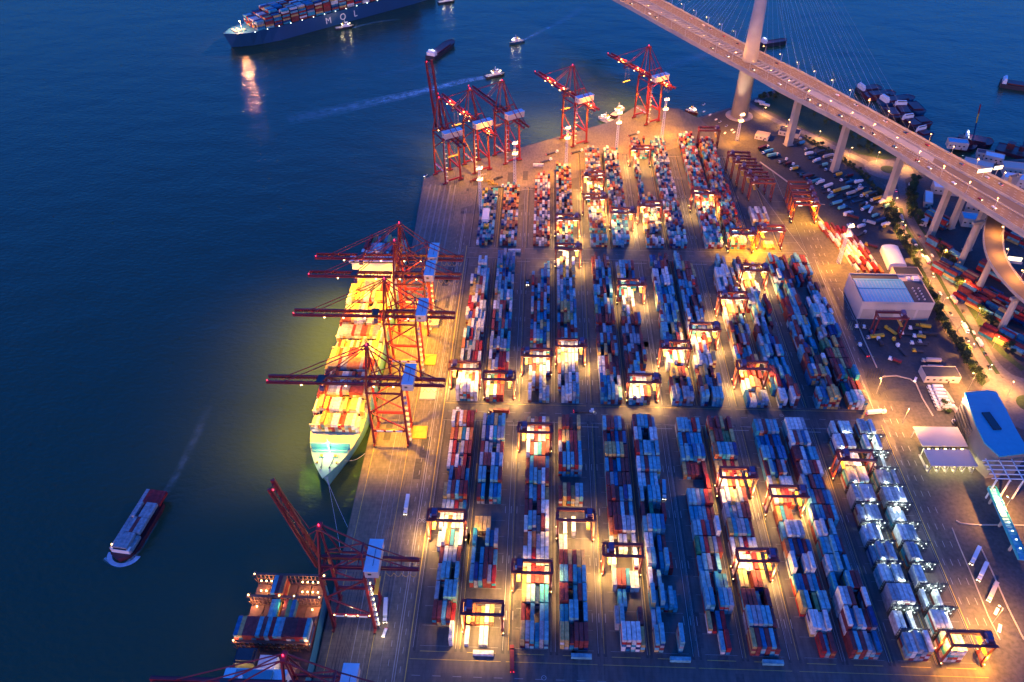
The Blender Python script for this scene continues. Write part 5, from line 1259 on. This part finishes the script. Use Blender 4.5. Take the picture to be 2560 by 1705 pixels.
TR = [((1018, 1262), 180, 'white', True, 'white lorry driving towards camera on the quay apron below floodlit ship'), ((965, 1525), 186, 'roofw', True, 'pale lorry parked on apron right of the raised boom crane'),
      ((1280, 1655), 3, 'red', True, 'red lorry entering from the bottom road beside second block'), ((1252, 1032), 88, 'red', True, 'red lorry turning on the middle cross road'), ((1170, 1028), 88, 'steel', False, 'dark empty trailer lorry left of red lorry on the middle cross road'),
      ((1455, 1030), -88, 'steel', False, 'flatbed lorry with white cab right on the middle cross road'), ((2185, 1035), -80, 'white', True, 'white lorry turning where middle cross road meets the east lane'),
      ((1659, 1225), 176, 'blueroof', True, 'blue boxed lorry braking in the lane right of the sixth block'), ((2437, 1390), 142, 'roofw', True, 'pale lorry with headlights, first of three queued at lower right'), ((2455, 1430), 142, 'roofw', True, 'pale lorry, second of three queued at lower right'),
      ((2480, 1480), 142, 'wall', True, 'cream lorry, third of three queued at lower right'), ((1318, 700), 183, 'steel', True, 'dark lorry waiting in the lane between third and second block pairs'), ((2160, 880), 12, 'galv', False, 'empty trailer lorry beside the yellow hatching on east lane')]
for (pp_, dg, m_, bx, lb) in TR:
    p = at(*pp_); make_truck((p.x, p.y, 0.02), R(dg), M['white'] if m_ != 'red' else M['red'], M[m_], lb, bx, True, 'lorries moving in the terminal')
for (px, py, c, lb) in ((962, 1583, M['white'], 'white van driving away on the apron below pale lorry'), (1064, 440, M['white'], 'small white vehicle parked at the far quay corner'), (2288, 950, M['white'], 'white pickup beside the curved kerb island'), (2498, 1572, M['white'], 'white box van at lower right with lights on'), (2490, 1530, M['white'], 'white small van waiting at lower right kerb'), (1165, 1084, M['white'], 'white van leaving the floodlit ship along the quay')):
    p = at(px, py); make_car('van', (p.x, p.y, .02), R(random.choice((150, 170, 320))), c, lb, 5.6, cat='van')
p = at(961, 1590); lamp('SPOT', (p.x - 2, p.y - 3, 1.5), 900, (1, .8, .5), None, (-.6, -1, -.12), 60, .5, .2, name='headlamp_beam')
p = at(1018, 1285); lamp('SPOT', (p.x, p.y, 1.5), 900, (1, .8, .5), None, (0, -1, -.12), 50, .5, .2, name='headlamp_beam')
# lorry park under the bridge: rows of parked lorries
pk = 0
boxc = [M['white'], M['hullblue'], M['blueroof'], M['wall'], M['roofw'], M['yellow'], M['hullteal'], M['hullred'], M['hullgreen'], M['steel']]
rows = [((1905, 372), (2105, 500), 13), ((1930, 392), (2090, 480), 9), ((1985, 352), (2090, 405), 6), ((2005, 378), (2190, 505), 15), ((2110, 430), (2215, 520), 10), ((2090, 455), (2210, 565), 12), ((2060, 480), (2150, 570), 7)]
for ri, (a_, b_, n) in enumerate(rows):
    for k in range(n):
        t = (k + random.uniform(-.2, .2)) / max(1, n - 1); px, py = a_[0] + (b_[0] - a_[0]) * t, a_[1] + (b_[1] - a_[1]) * t
        if random.random() < .1: continue
        p = at(px, py); bm_ = random.choice(boxc); bx = random.random() < .6
        make_truck((p.x, p.y, .06), R(-62 + random.choice((0, 180)) + random.uniform(-4, 4)), random.choice((M['white'], M['galv'], M['hullblue'], M['steel'])), bm_, f'parked lorry, {ORD[k]} from the tower in {ORD[ri]} row of the lorry park', bx, False, 'lorries in the park under the bridge', L=random.choice((7, 8, 12)))
        pk += 1
# highway traffic
hw = [(2243, 520, 'L'), (2252, 548, 'L'), (2258, 566, 'R'), (2296, 590, 'R'), (2306, 640, 'L'), (2318, 655, 'R'), (2283, 610, 'L'), (2330, 640, 'R'), (2332, 690, 'L'), (2355, 660, 'R'), (2372, 690, 'R'), (2384, 755, 'R'), (2376, 785, 'L'), (2400, 742, 'R'), (2408, 780, 'R'), (2410, 822, 'L'), (2434, 833, 'R'), (2418, 850, 'L'), (2448, 862, 'R'), (2462, 885, 'R'), (2472, 920, 'L'), (2350, 735, 'L'), (2240, 478, 'R'), (2275, 470, 'R')]
for j, (px, py, s_) in enumerate(sorted(hw, key=lambda q: q[1])):
    p = at(px, py); path = roadL_px if s_ == 'L' else roadR_px; i = min(range(len(path) - 1), key=lambda q: (path[q][0] - px) ** 2 + (path[q][1] - py) ** 2)
    d = at(*path[i + 1]) - at(*path[i]); rz = math.atan2(-d.x, d.y) + (0 if s_ == 'L' else math.pi)
    if j % 3 == 0: c = random.choice(boxc[:6]); make_truck((p.x, p.y, .1), rz, M['white'], c, f'box lorry on the highway, {ORD[j]} vehicle from the roundabout', True, True, 'highway traffic', L=7)
    else: c = pick(); make_car('car', (p.x, p.y, .1), rz, c, f'{PN[c]} car on the highway, {ORD[j]} vehicle from the roundabout', group='highway traffic')
for j, (px, py) in enumerate(((1700, 262), (1790, 300), (1800, 306), (1816, 316), (1830, 326), (1835, 332), (1775, 288), (1760, 280), (1795, 318), (1812, 334))):
    p = at(px + 60 if j == 0 else px, py); c = random.choice([M['white'], M['white'], M['galv'], M['hulldark']]); make_car('car', (p.x, p.y, .03), R(-40 + j), c, f'parked {PN[c]} car, {ORD[j]} in the row left of the bridge tower foot', lights=False, group='cars parked by the bridge tower')
for j, (px, py) in enumerate(((1893, 255), (1905, 262))): p = at(px + 8, py + 4); make_truck((p.x, p.y, .1), R(55), M['white'], M['white'], ('left' if j == 0 else 'right') + ' of two white coaches parked right of the bridge tower foot', True, False, 'coaches by the tower', L=10)
for j in range(9):
    p = at(2312 + (j % 3) * 4 + (j // 3) * 12, 905 + j * 18 if j < 2 else 972 + (j - 2) * 9); c = random.choice([M['white'], M['wall']])
    make_truck((p.x + 6, p.y, .06), R(88), c, c, f'parked {PN[c]} trailer, {ORD[j]} from the far end of the row by the low office', True, False, 'trailers parked by the low office', L=12 if j < 2 else 8)
for j in range(5):
    p = at(2372 + j * 13, 1000 + j * 38); make_truck((p.x - 1 + (j % 2) * 3, p.y, .06), R(4), M['white'], random.choice(boxc), f'lorry in the gate lane west of curved blue building, {ORD[j]} from far end', True, False, 'lorries at the gate lanes', L=12)
for j, (px, py, dg) in enumerate(((2200, 860, 3), (2255, 880, 14), (2240, 905, 60), (2275, 838, 80), (2300, 845, 80), (2300, 862, 85), (2155, 820, 90), (2180, 822, 85), (2290, 825, 80))):
    p = at(px, py); make_truck((p.x, p.y, .06), R(dg), M['white'], random.choice([M['red'], M['steel'], M['yellow'], M['white']]), f'terminal tractor in the truck yard before the workshop, {ORD[j]} nearest its left kerb', j % 2 == 0, False, 'tractors in the truck yard', L=7 + (j % 2) * 4, bh=1.6)
for j, (px, py, dg) in enumerate(((2298, 880, 88), (2310, 820, 80), (2322, 838, 84), (2312, 858, 86), (2228, 832, 30), (2190, 845, 100), (2240, 860, 10), (2175, 560, 60), (2150, 590, -50), (2205, 575, -35), (2180, 618, 60), (2130, 545, 60), (2120, 520, 62), (2175, 530, -30))):
    p = at(px, py); make_truck((p.x, p.y, .06), R(dg), random.choice((M['white'], M['galv'], M['yellow'])), random.choice([M['wall'], M['steel'], M['yellow'], M['roofw'], M['hullred']]), f'idle service lorry by the workshop and east gate, {ORD[j]} met from the low office outward', j % 3 > 0, False, 'service lorries near the workshop', L=6 + (j % 3) * 3, bh=1.4 + (j % 2))
# terminal tractors with empty trailers on the far apron
for j, (px, py, dg, lb) in enumerate(((1378, 385, -62, 'empty trailer lorry left of second mast on the far apron'), (1362, 405, -60, 'dark trailer lorry nearest the scrap on the far apron'), (1440, 382, -62, 'dark trailer lorry below the fourth far quay crane'), (1582, 338, -60, 'dark trailer lorry below the rightmost far quay crane'), (1240, 470, -70, 'long empty trailer lorry near the leftmost light mast'))):
    p = at(px, py); make_truck((p.x, p.y, .03), R(dg), M['white'], M['steel'], lb, False, True, 'trailer lorries on the far apron')
# spreader frames stacked at the far corner
for j, (px, py, c) in enumerate(((1222, 455, 'yellow'), (1232, 462, 'yellow'), (1225, 480, 'dred'), (1236, 492, 'dred'), (1216, 498, 'steel'), (1230, 510, 'steel'), (1205, 440, 'conc'), (1245, 447, 'steel'), (1185, 452, 'dred'))):
    p = at(px, py); r = empty('spreader_frame', (p.x, p.y, .03), R(80 + 7 * j), f'spare {dict(yellow="yellow", dred="red", steel="dark", conc="grey")[c]} spreader frame, {ORD[j]} in the pile near leftmost light mast', 'spreader', 'spare spreaders')
    b = MB()
    for t in range(2):
        z = .5 + 1.1 * t
        for s_ in (-1, 1): b.box((s_ * 1.0, 0, z), (.3, 11, .4)); b.box((0, s_ * 5.4, z), (2.4, .3, .4))
        b.box((0, 0, z + .35), (1.8, 2.6, .6))
    b.build('frame', M[c], r)
# gantry boxes/offices at first block top
p = at(1213, 588 - 22); shed('stacked_cabins', (p.x, p.y + 12, 0), 0, (7, 22, 7.5), 'stack of white cabins near the leftmost light mast', 'white', 'roofw')

# ================================================================== TREES
crown_meshes = []
for v in range(4):
    b = MB(); rnd = random.Random(v); 
    cl = [(rnd.uniform(-2.2, 2.2), rnd.uniform(-2.2, 2.2), rnd.uniform(3.4, 7.2), rnd.uniform(1.1, 2.0)) for _ in range(9)]
    for q in range(420):
        c = rnd.choice(cl); th, ph = rnd.uniform(0, 6.283), math.acos(rnd.uniform(-1, 1)); rr = c[3] * rnd.uniform(.7, 1.08)
        ctr = Vector((c[0] + rr * math.sin(ph) * math.cos(th), c[1] + rr * math.sin(ph) * math.sin(th), c[2] + rr * .8 * math.cos(ph)))
        nrm_ = Vector((rnd.gauss(0, 1), rnd.gauss(0, 1), rnd.gauss(.6, 1))).normalized(); t1 = nrm_.orthogonal().normalized() * rnd.uniform(.25, .5); t2 = nrm_.cross(t1)
        b.quad([ctr - t1 - t2, ctr + t1 - t2 * .6, ctr + t1 * .8 + t2, ctr - t1 * .7 + t2 * .8])
    crown_meshes.append([b.mesh('tree_crown', M['leafa']), None]); crown_meshes[-1][1] = crown_meshes[-1][0].copy(); crown_meshes[-1][1].materials.clear(); crown_meshes[-1][1].materials.append(M['leafb'])
b = MB(); b.cyl((0, 0, 0), (.1, 0, 3.4), .28, .16, n=7)
for a_ in range(5): t = a_ * 1.256; b.cyl((.05, 0, 2.6 + .2 * a_), (1.6 * math.cos(t), 1.6 * math.sin(t), 5.2), .12, .05, n=5)
trunk_mesh = b.mesh('trunk', M['bark'])
def tree(loc, s, v, dark, label, group):
    r = empty('tree', loc, random.uniform(0, 6), label, 'tree', group); r.scale = (s, s, s * random.uniform(.85, 1.15)); link('trunk', trunk_mesh, r); link('crown', crown_meshes[v][dark], r)
def tree_row(pts, n, s, what, grp, spread=2.5):
    P_ = [at(x, y) for x, y in pts]; L = [0]
    for i in range(len(P_) - 1): L.append(L[-1] + (P_[i + 1] - P_[i]).length)
    for k in range(n):
        d_ = L[-1] * k / max(1, n - 1); i = min(max(j for j in range(len(L)) if L[j] <= d_ + 1e-6), len(P_) - 2); p = P_[i].lerp(P_[i + 1], (d_ - L[i]) / (L[i + 1] - L[i]))
        dk = int(random.random() < .6)
        tree((p.x + random.uniform(-spread, spread), p.y + random.uniform(-spread, spread), 0), s * random.uniform(.75, 1.25), k % 4, dk, f'{"dark" if dk else "mid"} green tree {what}, {ORD[k]} from its far end', grp)
tree_row([(2232, 520), (2240, 580), (2268, 625), (2292, 668)], 16, .95, 'in the hedge between yard and highway', 'hedge trees')
tree_row([(2318, 735), (2350, 800), (2400, 880), (2448, 955)], 30, .95, 'along the perimeter road hedge', 'perimeter hedge trees', 3)
tree_row([(2288, 450), (2276, 490), (2278, 530), (2300, 560)], 22, 1.15, 'in the curved belt right of the roundabout', 'belt trees', 3)
tree_row([(2340, 610), (2378, 680), (2430, 762), (2470, 820), (2530, 890)], 28, .95, 'right of the highway', 'right verge trees', 3)
tree_row([(1905, 250), (1950, 238), (1990, 240), (2040, 262)], 16, 1.1, 'on the shore bank beside the bridge tower', 'shore trees', 6)
tree_row([(1985, 270), (2060, 300), (2130, 345), (2200, 372)], 20, .9, 'on the grass bank under the bridge', 'bank trees', 8)
tree_row([(2150, 375), (2190, 388), (2260, 385)], 10, .8, 'near the roundabout under the bridge', 'roundabout trees', 4)
tree_row([(2010, 345), (2080, 382), (2150, 430), (2205, 490)], 22, .6, 'along the lorry park fence', 'lorry park hedge trees', 2)
tree_row([(2350, 1010), (2362, 1030)], 4, .7, 'beside the gate lanes', 'gate trees', 2)
# one low hedge mass
b = MB(); rnd = random.Random(5)
for l_ in ([(2228, 500), (2240, 570), (2266, 615), (2296, 664), (2320, 720), (2356, 800), (2404, 875), (2452, 960)], [(2010, 347), (2080, 384), (2150, 432), (2210, 500), (2222, 560)], [(2290, 450), (2272, 500), (2278, 545)]):
    P_ = [at(x, y) for x, y in l_]
    for i in range(len(P_) - 1):
        n = int((P_[i + 1] - P_[i]).length * 10)
        for _ in range(n):
            p = P_[i].lerp(P_[i + 1], rnd.random()) + Vector((rnd.gauss(0, 1.5), rnd.gauss(0, 1.5), rnd.uniform(.1, 1.6))); t1 = Vector((rnd.gauss(0, 1), rnd.gauss(0, 1), rnd.gauss(0, .6))).normalized() * .45; t2 = t1.orthogonal().normalized() * .4
            b.quad([p - t1 - t2, p + t1 - t2, p + t1 + t2, p - t1 + t2])
o = b.build('hedge_shrubs', M['leafb']); o['kind'] = 'stuff'; tag(o, 'low dark hedge shrubs along the fences and highway verges', 'shrubs')

# ================================================================== the remaining containers as one mass
o = rest.build('stacked_containers', M['box']); tag(o, 'remaining mixed colour containers stacked in blocks, depots and on the ships', 'containers', kind='stuff')
for m_ in bpy.data.materials:
    pass
print('objects', len(bpy.data.objects), 'lorries parked', pk, 'lights', len(bpy.data.lights))
